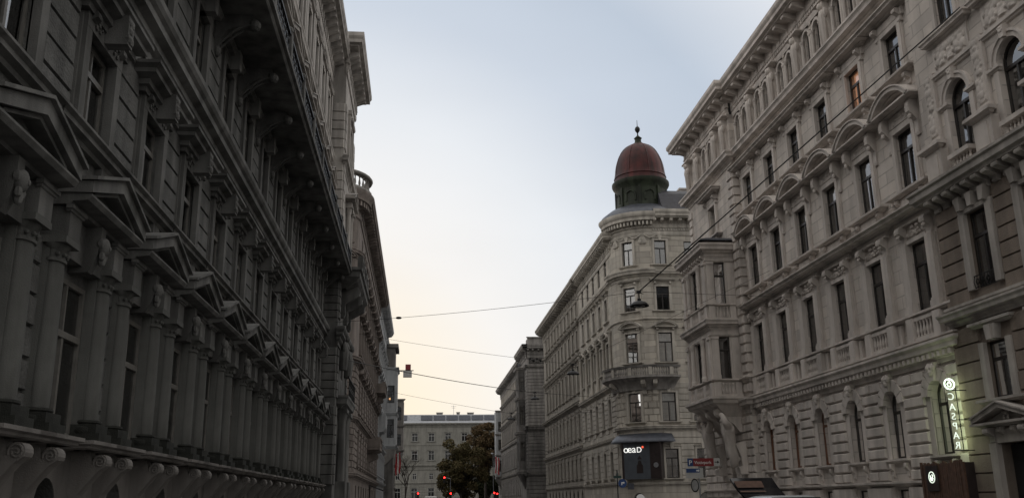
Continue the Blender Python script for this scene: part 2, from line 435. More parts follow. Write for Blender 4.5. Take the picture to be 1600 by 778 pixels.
# windows -------------------------------------------------------------------
_wc={}
def window_meshes(w,h,arch=False,frame='frame',transom=.68,style=0,bars=1):
    k=(round(w,3),round(h,3),arch,frame,transom,style,bars)
    if k in _wc: return _wc[k]
    t=.075 if w>.8 else .06
    fm=MB(); r=w/2; top=h-r if arch else h
    fm.box(-r,-r+t,-.06,.0,0,top); fm.box(r-t,r,-.06,.0,0,top); fm.box(-r+t,r-t,-.06,.0,0,t)
    if arch: fm.arch(0,top,r-t,r,-.06,0)
    else: fm.box(-r+t,r-t,-.06,.0,h-t,h)
    zt=h*transom if not arch else min(top,h*transom)
    fm.box(-r+t,r-t,-.06,.025,zt-.045,zt+.045)
    for b in range(bars):
        ub=-r+t+(w-2*t)*(b+1)/(bars+1)
        fm.box(ub-.035,ub+.035,-.06,.012,t,zt-.045)
        if not arch and frame!='frame': fm.box(ub-.022,ub+.022,-.05,.004,zt+.045,h-t)
    pm=MB()
    if arch:
        ids=[pm.p(r*math.cos(PI*i/12),-.03,top+r*math.sin(PI*i/12)) for i in range(13)]
        pm.face(*([pm.p(-r,-.03,0),pm.p(r,-.03,0)]+ids))
    else: pm.quad((-r,-.03,0),(r,-.03,0),(r,-.03,h),(-r,-.03,h))
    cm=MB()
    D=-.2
    cm.m=0; cm.quad((-r-.3,D-.25,-.1),(r+.3,D-.25,-.1),(r+.3,D-.25,h+.1),(-r-.3,D-.25,h+.1))  # dark sheet painted in for the unlit room behind the glass
    cm.m=1
    def drape(a,b,z0,z1,dd=D,n=10):
        cm.grid([[(a+(b-a)*i/n, dd+(.03 if i%2 else -.02), z) for i in range(n+1)] for z in (z0,z1)])
    if style==0: drape(-r,-r+.24*w,0,h); drape(r-.24*w,r,0,h)
    elif style==1: drape(-r,r,h*.45,h,n=3)
    elif style==2: drape(-r,r,0,h,n=16)
    elif style==3: drape(-r,r,zt,h,n=3); drape(r-.35*w,r,0,zt)
    elif style==5: drape(-r,r,0,h*.55,n=12)
    dr=M['orange'] if style==4 else M['drape']
    if style==4: drape(-r,r,0,h,n=16)
    res=(fm.mesh('window_frame',M[frame]),pm.mesh('window_pane',M['glassd' if frame=='framew' else 'glass']),cm.mesh('curtain_and_dark_sheet',[M['dark'],dr]))
    _wc[k]=res
    return res
_rw=random.Random(3)
def add_window(rt_,fr,u,z0,w,h,d=-.1,arch=False,frame='frame',transom=.68,style=None,bars=1,styles=(0,0,0,1,3,5,6),curt=True,label=None):
    if style is None: style=_rw.choice(styles)
    a,b,c=window_meshes(w,h,arch,frame,transom,style,bars)
    o=part('window',a,rt_,fr,u,d,z0,label)
    g=sub('pane',b,o); g.rotation_euler=(_rw.uniform(-.012,.012),0,_rw.uniform(-.012,.012))
    if curt: sub('curtain',c,o)  # holds the painted dark sheet too
    return o

# trim pieces -----------------------------------------------------------------
def bracket(mb,u,w,z0,z1,p0,p1,d=0.0):
    """scrolled console, deep at the top"""
    h=z1-z0
    pr=[(d-.02,z0),(d+p0*.7,z0),(d+p0,z0+.08*h),(d+p0*.9,z0+.25*h),(d+p0*.95,z0+.42*h),(d+p0+(p1-p0)*.55,z0+.56*h),(d+p1*.97,z0+.66*h),(d+p1,z0+.8*h),(d+p1*.93,z0+.93*h),(d+p1*.8,z1),(d-.02,z1)]
    mb.prof_u(pr,u-w/2,u+w/2)
def tri_pediment(mb,u0,u1,z,h,p,t=.16,d=0.0,tym=.12):
    mb.hood(u0+.05,u1-.05,z,[(0,0),(.5*p,.02),(.5*p,.05),(p,.07),(p,.13),(-.02,.15)],d)
    uc=(u0+u1)/2; a=u0-p*.6; b=u1+p*.6; z1=z+.13
    # raking cornices
    for s_ in (-1,1):
        e=a if s_<0 else b
        lo=[(e,z1),(e,z1+t),(uc,z1+h+t*1.1),(uc,z1+h)]
        mb.prism(lo,d-.02,d+p,back=False)
        lo2=[(e,z1+t+.002),(e,z1+t+.05),(uc,z1+h+t*1.1+.05),(uc,z1+h+t*1.1+.002)]
        mb.prism(lo2,d-.02,d+p+.05)
    mb.prism([(u0,z1-.01),(u1,z1-.01),(uc,z1+h)],d-.02,d+p*tym)
def seg_pediment(mb,u0,u1,z,h,p,t=.14,d=0.0):
    mb.hood(u0+.05,u1-.05,z,[(0,0),(.5*p,.02),(.5*p,.05),(p,.07),(p,.13),(-.02,.15)],d)
    w=(u1-u0)/2+p*.6; uc=(u0+u1)/2; r=(w*w+h*h)/(2*h); zc=z+.13+h-r; a=math.asin(min(1,w/r))
    mb.arch(uc,zc,r-t,r,d-.02,d+p,12,PI/2-a,PI/2+a)
    mb.arch(uc,zc,r+.002,r+.05,d-.02,d+p+.05,12,PI/2-a*1.01,PI/2+a*1.01)
    mb.arch(uc,zc,r-t-.07,r-t-.003,d-.02,d+p*.55,12,PI/2-a*.95,PI/2+a*.95)
    poly=[(uc+(r-t)*math.cos(PI/2-a+2*a*i/12),zc+(r-t)*math.sin(PI/2-a+2*a*i/12)) for i in range(13)]
    poly=[(u,max(zz,z+.1)) for u,zz in poly]
    mb.prism(poly+[(u0,z+.1),(u1,z+.1)],d-.02,d+.06)
def surround(mb,u,w,z0,z1,t=.18,p=.08,ears=True,d=0.0):
    mb.box(u-w/2-t,u-w/2,d-.02,d+p,z0,z1,False); mb.box(u+w/2,u+w/2+t,d-.02,d+p,z0,z1,False)
    mb.box(u-w/2-t-.002,u+w/2+t+.002,d-.02,d+p+.004,z1,z1+t,False)
    mb.box(u-w/2-t-.05,u-w/2-t+.01,d-.02,d+p*.5,z0,z1+t*.9,False); mb.box(u+w/2+t-.01,u+w/2+t+.05,d-.02,d+p*.5,z0,z1+t*.9,False)
BAL=[(.05,0),(.07,.04),(.04,.1),(.075,.32),(.07,.42),(.035,.7),(.045,.82),(.07,.92),(.07,1)]
def balusters(mb,u0,u1,z0,z1,d,sp=.2,k=1.0,n=7):
    c=max(1,int((u1-u0)/sp)); h=z1-z0
    for i in range(c):
        u=u0+(u1-u0)*(i+.5)/c
        mb.lathe([(r*k,z0+q*h) for r,q in BAL],u,d,n)
def roofline(mb,u0,u1,z,h,p,sp,bw=.22,bp=None,bh=None,d=0.0,ends=(1,1),dent=True):
    bp=bp or p*.72; bh=bh or h*.55
    mb.hood(u0,u1,z,[(0,0),(.06,0),(.1,.06*h),(.1,.16*h),(.05,.18*h),(.05,.30*h)],d,ends)
    if dent:
        n=int((u1-u0)/.22)
        for i in range(n):
            uu=u0+(u1-u0)*(i+.5)/n
            mb.box(uu-.06,uu+.06,d,d+.14,z+.19*h,z+.29*h,False)
    mb.hood(u0,u1,z+.30*h,[(.05,0),(.15,.02),(.15,.05),(.08,.06),(.08,.36*h),(bp*1.06,.37*h),(bp*1.08,.41*h),(.9*p,.43*h),(.9*p,.52*h),(.96*p,.56*h),(p,.60*h),(p,.70*h),(-.02,.72*h)],d,ends)
    n=max(1,round((u1-u0)/sp))
    for i in range(n+1):
        uu=u0+(u1-u0)*i/n
        uu=min(max(uu,u0+bw*.6),u1-bw*.6)
        bracket(mb,uu,bw,z+.33*h,z+.665*h,.1,bp,d+.05)
def ornament(mb,u,z,w,h,d,seed=0,n=9):
    rnd=random.Random(seed)
    for _ in range(n):
        a=rnd.uniform(0,w/2); q=rnd.uniform(-h/2,h/2); r=rnd.uniform(.12,.26)*h
        for s_ in (-1,1): mb.ball(u+s_*a,d,z+q,r*1.15,r*.6,r,6,4)
def hood_mesh(kind,w,seed=0):
    """window dressing in window coordinates: u=0 at centre, z=0 at the top of the opening"""
    mb=MB()
    return mb

# =============================================================================
# ground, road, pavements
g=MB(); g.box(-700,700,-900,400,-.5,0.0); structure('ground',g.mesh('ground',M['asphalt']))
g=MB(); g.quad((-2.4,60,.004),(11.5,60,.004),(11.5,-205,.004),(-2.4,-205,.004)); structure('road',g.mesh('road',M['asphalt']))
for nm,x0,x1,y0,y1,kx in (('pavement_left',-5.6,-2.6,-60,200,-2.5),('pavement_right',11.7,17.2,-60,51.5,11.6),('pavement_right_far',11.7,17.2,72,190,11.6)):
    g=MB(); g.box(x0,x1,-y1,-y0,.0,.13); structure(nm,g.mesh(nm,M['paving']))
    g=MB(); a,b=(x1,x1+.15) if 'left' in nm else (x0-.15,x0); g.box(a,b,-y1,-y0,.0,.137); structure('kerb',g.mesh('kerb',M['kerb']))
g=MB()
for i in range(24):
    y=-30+i*9; g.quad((4.45,-y,.008),(4.57,-y,.008),(4.57,-y-3,.008),(4.45,-y-3,.008))
structure('lane_markings',g.mesh('lane_markings',M['white']))
g=MB(); g.box(-40,60,-233,-226,0,.13); structure('pavement_far',g.mesh('pavement_far',M['paving']))

# =============================================================================
# RIGHT: cream five-storey building (main facade on x = 16, u = -y)
FR=Frame(16,0,R_(-90))
def right_cream():
    rt_=root('apartment_building','cream building with a pillared two-storey oriel, rows of curved window pediments and bracketed cornice','building',(16,38,0))
    bays=[27.3+2.88*j for j in range(6)]
    ya,yb,yr=25.9,43.0,50.7
    W1,W2,W3=1.2,1.15,1.1
    ops=[]; gops=[]
    for c in bays:
        gops.append(opening(-c,.95,2.7,4.95,True)); gops.append(opening(-c,.8,.6,1.7))
        ops+= [opening(-c,W1,7.15,9.45),opening(-c,W2,11.25,13.3),opening(-c,W3,15.2,16.9),
               opening(-c-.5,.56,18.7,20.3,True),opening(-c+.5,.56,18.7,20.3,True)]
    mb=MB(); wall(mb,-yb,-ya,0,20.7,ops+gops); 
    shell(mb,-yr,-ya,20.7,15,front=0)
    # risalit
    cr=46.5
    rops=[opening(-cr,.95,15.2,16.75),opening(-cr-.5,.56,18.7,20.3,True),opening(-cr+.5,.56,18.7,20.3,True)]
    rg=[opening(-46.1,.8,1.9,3.5)]
    wall(mb,-yr,-yb,0,20.7,rops+rg,d=.3)
    mb.quad((-yb,0,0),(-yb,.3,0),(-yb,.3,20.7),(-yb,0,20.7)); mb.quad((-yr,.3,0),(-yr,0,0),(-yr,0,20.7),(-yr,.3,20.7))
    part('wall',mb.mesh('wall',M['cream']),rt_,FR)
    # rusticated ground floor
    mb=MB()
    blocks(mb,-yb,-ya,1.95,5.35,.37,gops,0,.1,.055,L=.95,margin=.30,seed=2)
    blocks(mb,-yb,-ya,0,1.8,.45,gops,0,.16,.05,L=1.4,margin=.15,seed=3)
    blocks(mb,-yr,-yb,.0,5.3,.37,rg,.3,.4,.055,L=1.0,margin=.1,seed=4)
    # jambs and voussoirs
    for c in bays:
        u=-c; zs=4.95-.475
        mb.box(u-.475-.28,u-.475,-.02,.035,2.7,zs,False); mb.box(u+.475,u+.475+.28,-.02,.035,2.7,zs,False)
        for k in range(7):
            a0=PI*k/7+.02; a1=PI*(k+1)/7-.02
            if k==3: continue
            mb.arch(u,zs,.478,.86,-.02,.13,2,a0,a1)
            am=(a0+a1)/2
        poly=[(u-.11,zs+.44),(u+.11,zs+.44),(u+.2,zs+1.0),(u-.2,zs+1.0)]
        mb.prism(poly,-.02,.2)
        ornament(mb,u,zs+.72,.25,.5,.2,5,4)
        mb.prism([(u-.6,4.75),(u-.86,4.5),(u-.86,5.2),(u-.3,5.33)],-.02,.06)
        mb.prism([(u+.6,4.75),(u+.3,5.33),(u+.86,5.2),(u+.86,4.5)],-.02,.06)
    part('rusticated_masonry',mb.mesh('rusticated_masonry',M['creamt']),rt_,FR)
    # sill course below the arches with little consoles
    mb=MB(); mb.hood(-yb,-ya,1.82,slab(.14,.22),0,(0,0)); mb.hood(-yr,-yb,1.82,slab(.14,.22),.3,(1,1))
    for c in bays:
        mb.hood(-c-.62,-c+.62,2.55,slab(.14,.16))
        for s_ in (-.5,.5): bracket(mb,-c+s_,.16,2.1,2.55,.05,.14)
    part('sill_course',mb.mesh('sill_course',M['creamt']),rt_,FR)
    # quoins
    for (u,w,d) in ((-yb,.55,.3),(-yr+.5,.5,.3)):
        mb=MB(); z=6.4; k=0
        while z<17.6:
            ww=w if k%2 else w*.8
            if u==-yb: mb.pillow(u-ww-.25,u-.0,z,z+.42,d-.02,d+.09,.045); mb.box(u-.02,u+.085,-.02,d+.04,z+.03,z+.39,False)
            else: mb.pillow(u-ww,u+.1,z,z+.42,d-.02,d+.09,.045)
            z+=.47; k+=1
        part('quoin',mb.mesh('quoin',M['creamt']),rt_,FR)
    # main cornices / belts
    mb=MB()
    mb.hood(-yb,-ya,5.42,[(0,0),(.06,0),(.06,.14),(.1,.16),(.1,.34),(.3,.38),(.32,.52),(.4,.6),(.4,.68),(-.02,.7)],0,(0,1))
    mb.hood(-yr,-yb,5.42,[(0,0),(.06,0),(.06,.14),(.1,.16),(.1,.34),(.3,.38),(.32,.52),(.4,.6),(.4,.68),(-.02,.7)],.3)
    n=int((yb-ya)/.3)
    for i in range(n): 
        u=-yb+(yb-ya)*(i+.5)/n; mb.box(u-.07,u+.07,.1,.26,5.6,5.77,False)
    mb.hood(-yb,-ya,6.12,slab(.12,.3),0,(0,1))
    mb.hood(-yb,-ya,7.0,slab(.14,.24),0,(0,1)); mb.hood(-yr,-yb,7.0,slab(.14,.24),.3)
    part('dentil_cornice',mb.mesh('dentil_cornice',M['creamt']),rt_,FR)
    mb=MB(); mb.hood(-yb,-ya,17.96,cornice(.6,.48),0,(0,1)); mb.hood(-yr,-yb,17.96,cornice(.6,.48),.3)
    mb.hood(-yb,-ya,18.62,slab(.1,.12),0,(0,0))
    part('belt_cornice',mb.mesh('belt_cornice',M['creamt']),rt_,FR)
    mb=MB(); roofline(mb,-yb,-ya,20.5,1.68,.92,.96,.3,.62,d=0,ends=(0,1)); roofline(mb,-yr,-yb,20.5,1.68,.92,.96,.3,.62,d=.3)
    part('roof_cornice',mb.mesh('roof_cornice',M['creamt']),rt_,FR)
    mb=MB(); mb.prof_u([(.7,22.2),(.55,22.35),(-6,24.6),(-15,24.6),(-15,22.2)],-yr+.2,-ya)
    part('roof',mb.mesh('roof',M['slate']),rt_,FR)
    # balustrade zone
    mb=MB()
    for c in bays:
        u=-c
        for s_ in (-1,1):
            mb.box(u+s_*.8-.19,u+s_*.8+.19,-.02,.26,6.24,7.0,False)
            mb.box(u+s_*1.18-.1,u+s_*1.18+.1,-.02,.1,6.3,6.95,False)
        mb.box(u-.62,u+.62,-.01,.03,6.24,7.0,False)
        mb.box(u-.62,u+.62,.05,.2,6.24,6.36,False); mb.box(u-.62,u+.62,.05,.2,6.88,6.99,False)
        balusters(mb,u-.58,u+.58,6.36,6.88,.14,.19,.75)
    part('balustrade',mb.mesh('balustrade',M['creamt']),rt_,FR)
    # first-floor dressing (one mesh, shared)
    mb=MB()
    for s_ in (-1,1):
        x=s_*.79
        mb.box(x-.2,x+.2,-.02,.16,-2.28,.02,False); mb.box(x-.25,x+.25,-.02,.22,-2.3,-2.1,False); mb.box(x-.22,x+.22,-.02,.19,-2.1,-2.02,False)
        mb.box(s_*.99-.06,s_*.99+.06,-.02,.07,-2.3,.0,False)
        bracket(mb,x,.3,.0,.62,.1,.3)
        ornament(mb,x,.28,.26,.3,.25,3,3)
    mb.box(-.6,.6,-.02,.1,.0,.14,False)
    mb.hood(-.95,.95,.62,[(0,0),(.16,.0),(.18,.06),(.12,.08),(.12,.2),(-.02,.2)])
    ornament(mb,0,.38,.95,.3,.1,8,8)
    mb.hood(-1.0,1.0,.78,cornice(.32,.52))
    m1=mb.mesh('pilaster_hood',M['creamt'])
    # second floor
    mb=MB()
    surround(mb,0,W2,-2.05,0,.2,.1)
    mb.hood(-1.0,1.0,-2.26,slab(.16,.3)); mb.box(-.85,.85,-.02,.08,-2.62,-2.26,False); mb.box(-.55,.55,-.02,.12,-2.56,-2.32,False)
    for s_ in (-1,1): bracket(mb,s_*.78,.16,-2.62,-2.26,.06,.2)
    for s_ in (-1,1):
        bracket(mb,s_*.9,.22,-.55,.66,.08,.34); ornament(mb,s_*.9,.3,.1,.5,.26,4,2)
    mb.box(-.74,.74,-.02,.1,.24,.64,False); ornament(mb,0,.42,1.1,.26,.1,11,9)
    seg_pediment(mb,-1.0,1.0,.66,.62,.5)
    ornament(mb,0,1.0,.9,.24,.06,12,6)
    m2=mb.mesh('segmental_hood',M['creamt'])
    # third floor
    mb=MB()
    surround(mb,0,W3,-1.7,0,.2,.1)
    mb.hood(-1.0,1.0,-1.88,slab(.15,.32))
    for s_ in (-1,1): bracket(mb,s_*.8,.18,-2.3,-1.88,.06,.24); ornament(mb,s_*.8,-2.05,.1,.2,.2,6,2)
    for s_ in (-1,1): bracket(mb,s_*.78,.2,.0,.46,.12,.3)
    ornament(mb,0,.33,1.1,.24,.08,21,9)
    mb.hood(-.98,.98,.46,cornice(.30,.52)); mb.box(-.98,.98,-.02,.12,.2,.46,False)
    m3=mb.mesh('straight_hood',M['creamt'])
    # fourth floor pair
    mb=MB()
    for s_ in (-1,1):
        mb.arch(s_*.5,-.28,.282,.40,-.02,.12,8)
        for q in (-1,1):
            x=s_*.5+q*.40
            mb.lathe([(.1,-1.62),(.1,-1.54),(.075,-1.5),(.07,-.42),(.1,-.36),(.11,-.28)],x,.1,8)
    mb.box(-1.0,1.0,-.02,.09,.2,.3,False); ornament(mb,0,.06,.3,.3,.12,3,3)
    m4=mb.mesh('arched_pair_surround',M['creamt'])
    # caryatid bracket between the pairs
    mb=MB()
    mb.prof_u([(-.02,-1.85),(.1,-1.85),(.12,-.9),(.22,-.5),(.3,.1),(-.02,.1)],-.16,.16)
    mb.lathe([(.1,-1.7),(.13,-1.2),(.16,-.8),(.2,-.55),(.16,-.3),(.09,-.2)],0,.22,8)
    mb.ball(0,.3,-.08,.13,.14,.17,8,6); mb.ball(-.2,.22,-.4,.1,.1,.22,6,4); mb.ball(.2,.22,-.4,.1,.1,.22,6,4)
    mb.hood(-.24,.24,.08,slab(.14,.36))
    m5=mb.mesh('caryatid',M['creamt'],True)
    for j,c in enumerate(bays):
        part('window_hood',m1,rt_,FR,-c,0,9.45); part('window_hood',m2,rt_,FR,-c,0,13.3); part('window_hood',m3,rt_,FR,-c,0,16.9)
        part('window_surround',m4,rt_,FR,-c,0,20.3)
        add_window(rt_,FR,-c,2.7,.95,2.25,d=-.2,arch=True,styles=(6,6,5),style=2 if j>3 else None,frame='warmwood' if j>2 else 'frame')
        add_window(rt_,FR,-c,7.15,W1,2.3,styles=(0,5,3,2,6))
        add_window(rt_,FR,-c,11.25,W2,2.05,styles=(0,1,0,2,3))
        add_window(rt_,FR,-c,15.2,W3,1.7,style=4 if j==1 else None,styles=(0,0,3,6),label='window with a glowing orange curtain' if j==1 else None)
        for s_ in (-.5,.5): add_window(rt_,FR,-c+s_,18.7,.56,1.6,arch=True,bars=1,styles=(6,))
        add_window(rt_,FR,-c,.6,.8,1.1,styles=(6,))
    for y in [bays[0]-1.43]+[c+1.435 for c in bays[:-1]]: part('caryatid',m5,rt_,FR,-y,0,20.42)
    part('window_hood',m3,rt_,FR,-cr,.3,16.75); part('window_surround',m4,rt_,FR,-cr,.3,20.3)
    for y in (43.5,44.9,48.1,49.9): part('caryatid',m5,rt_,FR,-y,.3,20.42)
    add_window(rt_,FR,-cr,15.2,.95,1.55,d=.04,styles=(3,))
    for s_ in (-.5,.5): add_window(rt_,FR,-cr+s_,18.7,.56,1.6,d=.04,arch=True,styles=(6,))
    add_window(rt_,FR,-46.1,1.9,.8,1.6,d=.04,style=2,frame='warmwood')
    # ---- oriel
    ox,y0,y1=14.25,43.9,47.9
    FS=Frame(ox,y0,0)     # side towards the camera, u = x-ox
    FB=Frame(15.7,y1,R_(180))
    zr=[(7.1,9.2),(10.85,13.0)]
    mb=MB(lambda u,d,z:(u,-d,z)); 
    dF=16-ox
    fo=[opening(-(y0+y1)/2,1.3,a,b) for a,b in zr]
    wall(mb,-y1,-y0,6.2,14.1,fo,d=dF,reveal=.3)
    mb.quad((-y1,.3,14.1),(-y1,dF,14.1),(-y0,dF,14.1),(-y0,.3,14.1)); mb.quad((-y1,.3,6.2),(-y0,.3,6.2),(-y0,dF,6.2),(-y1,dF,6.2))
    ow=part('oriel_wall',mb.mesh('oriel_wall',M['creamt']),rt_,FR)
    for Fq in (FS,FB):
        mb=MB(); wall(mb,0,1.45,6.2,14.1,[opening(.66 if Fq is FS else .79,.56,a,b) for a,b in zr],reveal=.3)
        part('oriel_wall',mb.mesh('oriel_side',M['creamt']),rt_,Fq)
        for a,b in zr: add_window(rt_,Fq,.66 if Fq is FS else .79,a,.56,b-a,d=-.12,styles=(6,),bars=0)
    for a,b in zr: add_window(rt_,FR,-(y0+y1)/2,a,1.3,b-a,d=dF-.12,styles=(0,6))
    mb=MB()
    for z,prof in ((5.75,[(-.5,0),(-.2,.05),(0,.12),(.15,.2),(.2,.34),(.28,.4),(.28,.5),(-.02,.52)]),(7.0,slab(.12,.14)),(9.2,slab(.12,.08)),(9.55,cornice(.5,.34)),(10.72,slab(.12,.16)),(13.0,slab(.1,.08)),(13.3,cornice(.62,.4)),(13.95,slab(.1,.12))):
        rows=[]
        for p_,h in prof:
            rows.append([(-y1-p_,.25,z+h),(-y1-p_,dF+p_,z+h),(-y0+p_,dF+p_,z+h),(-y0+p_,.25,z+h)])
        mb.grid(rows)
    part('oriel_cornice',mb.mesh('oriel_cornice',M['creamt']),rt_,FR)
    for zb in (6.3,10.08):
        h=.62; um=-(y0+y1)/2
        mb=MB(); mb.box(-y1+.02,-y0-.02,dF-.02,dF+.13,zb-.03,zb+.06,False)
        for (a,b) in ((-y1+.5,-y1+1.1),(-y0-1.1,-y0-.5),(um-.6,um+.6)): balusters(mb,a,b,zb,zb+h,dF+.06,.18,.7)
        for u in (-y1+.2,-y0-.2,um-.75,um+.75): mb.box(u-.2,u+.2,dF-.02,dF+.12,zb-.02,zb+h+.02,False)
        part('oriel_balustrade',mb.mesh('oriel_balustrade',M['creamt']),rt_,FR)
        mb=MB(); mb.box(.0,1.4,-.02,.13,zb-.03,zb+.06,False)
        balusters(mb,.32,1.0,zb,zb+h,.06,.15,.7)
        for u in (.12,1.2): mb.box(u-.15,u+.15,-.02,.12,zb-.02,zb+h+.02,False)
        part('oriel_balustrade',mb.mesh('oriel_side_balustrade',M['creamt']),rt_,FS)
    for a,b in zr:
        um=-(y0+y1)/2
        for u in (-y1+.2,-y0-.2):
            mb=MB(); mb.box(u-.16,u+.16,dF-.02,dF+.1,a+.02,b-.1,False); mb.box(u-.2,u+.2,dF-.02,dF+.14,a+.01,a+.22,False); mb.box(u-.2,u+.2,dF-.02,dF+.15,b-.15,b,False)
            part('oriel_pilaster',mb.mesh('oriel_pilaster',M['creamt']),rt_,FR)
        for s_ in (-1,1):
            u=um+s_*.88; mb=MB()
            mb.lathe([(.16,a),(.16,a+.18),(.12,a+.24),(.105,b-.3),(.16,b-.12),(.17,b)],u,dF+.1,10)
            ornament(mb,u,b-.12,.1,.2,dF+.2,2,2)
            part('oriel_column',mb.mesh('oriel_column',M['creamt']),rt_,FR)
        mb=MB(); mb.box(um-.72,um+.72,dF-.02,dF+.06,b,b+.2,False); part('window_hood',mb.mesh('window_hood',M['creamt']),rt_,FR)
        mb=MB(); mb.box(.0,.32,-.02,.08,a+.02,b-.1,False); mb.box(-.02,.36,-.02,.12,b-.13,b,False); mb.box(-.02,.36,-.02,.12,a,a+.2,False)
        part('oriel_pilaster',mb.mesh('oriel_pilaster',M['creamt']),rt_,FS)
        mb=MB(); mb.box(1.02,1.2,-.02,.06,a+.02,b-.1,False); part('oriel_pilaster',mb.mesh('oriel_pilaster',M['creamt']),rt_,FS)
    mb=MB(); mb.box(-y1+.05,-y0-.05,dF-.02,dF+.03,12.98,13.36,False)
    for u in [-y1+.3+.48*i for i in range(8)]: bracket(mb,u,.16,13.02,13.42,.04,.2,dF)
    ornament(mb,-(y0+y1)/2,13.2,2.4,.25,dF+.06,31,12)
    part('oriel_frieze',mb.mesh('oriel_frieze',M['creamt']),rt_,FR)
    # curved lead cap and top parapet
    mb=MB(); rows=[]
    for p_,z in ((.36,14.06),(.25,14.16),(-.2,14.34),(-.7,14.42)):
        rows.append([(-y1-p_,.28,z),(-y1-p_,dF+p_,z),(-y0+p_,dF+p_,z),(-y0+p_,.28,z)])
    mb.grid(rows); mb.quad((-y1+.7,.28,14.42),(-y1+.7,dF-.7,14.42),(-y0-.7,dF-.7,14.42),(-y0-.7,.28,14.42))
    part('oriel_roof',mb.mesh('oriel_roof',M['lead']),rt_,FR)
    # corbel body under the oriel
    mb=MB(); rows=[]
    for p_,z in ((-.02,5.9),(-.35,5.6),(-.7,5.3),(-1.0,5.0),(-1.3,4.6)):
        rows.append([(-y1-p_*.6,.28,z),(-y1-p_*.6,dF+p_,z),(-y0+p_*.6,dF+p_,z),(-y0+p_*.6,.28,z)])
    mb.grid(rows); 
    for u in (-y1+.6,-y0-.6,-(y0+y1)/2):
        mb.prof_u([(.28,4.6),(.5,4.6),(.75,4.95),(1.2,5.25),(1.6,5.45),(1.68,5.7),(.28,5.8)],u-.2,u+.2)
        mb.ball(u,1.5,5.5,.24,.2,.2,8,5)
    part('oriel_corbel',mb.mesh('oriel_corbel',M['creamt']),rt_,FR)
    # two atlas figures carrying the oriel
    def atlas(s_):
        V=[(0,.55,-1.35),(0,.58,-1.0),(0,.66,-.55),(0,.72,-.18),(0,.86,.05),(0,.98,.2),
           (s_*.30,.74,-.2),(s_*.55,.95,-.1),(s_*.45,1.05,.32),(s_*.22,1.08,.36),
           (-s_*.30,.74,-.2),(-s_*.52,.7,.12),(-s_*.35,.75,.45),
           (s_*.12,.5,-1.75),(-s_*.12,.5,-1.75),(0,.45,-2.15)]
        E=[(0,1),(1,2),(2,3),(3,4),(4,5),(3,6),(6,7),(7,8),(8,9),(3,10),(10,11),(11,12),(0,13),(0,14),(13,15)]
        rad=[.36,.3,.4,.32,.15,.26,.22,.17,.13,.1,.22,.17,.13,.3,.3,.26]
        me=bpy.data.meshes.new('atlas'); me.from_pydata([(v[0],-v[1],v[2]) for v in V],E,[]); me.materials.append(M['creamt'])
        o=part('atlas_statue',me,rt_,FR,0,.15,0)
        md=o.modifiers.new('skin','SKIN')
        for i,sv in enumerate(me.skin_vertices[0].data): sv.radius=(rad[i],rad[i]*.85); sv.use_root=(i==0)
        o.modifiers.new('sub','SUBSURF').levels=2; o.modifiers['sub'].render_levels=2
        return o
    for y in (44.25,47.4):
        mb=MB(); mb.prof_u([(.28,2.6),(.75,2.6),(.8,2.9),(.62,3.0),(.66,3.4),(.9,4.0),(.28,4.2)],-y-.34,-y+.34); ornament(mb,-y,3.7,.5,.5,.8,4,6); part('statue_pedestal',mb.mesh('statue_pedestal',M['creamt']),rt_,FR)
    for y,s_ in ((44.25,1),(47.4,-1)):
        o=atlas(s_); o.location=FR.w(-y,.45,5.05)-rt_.location
    return rt_
right_cream()

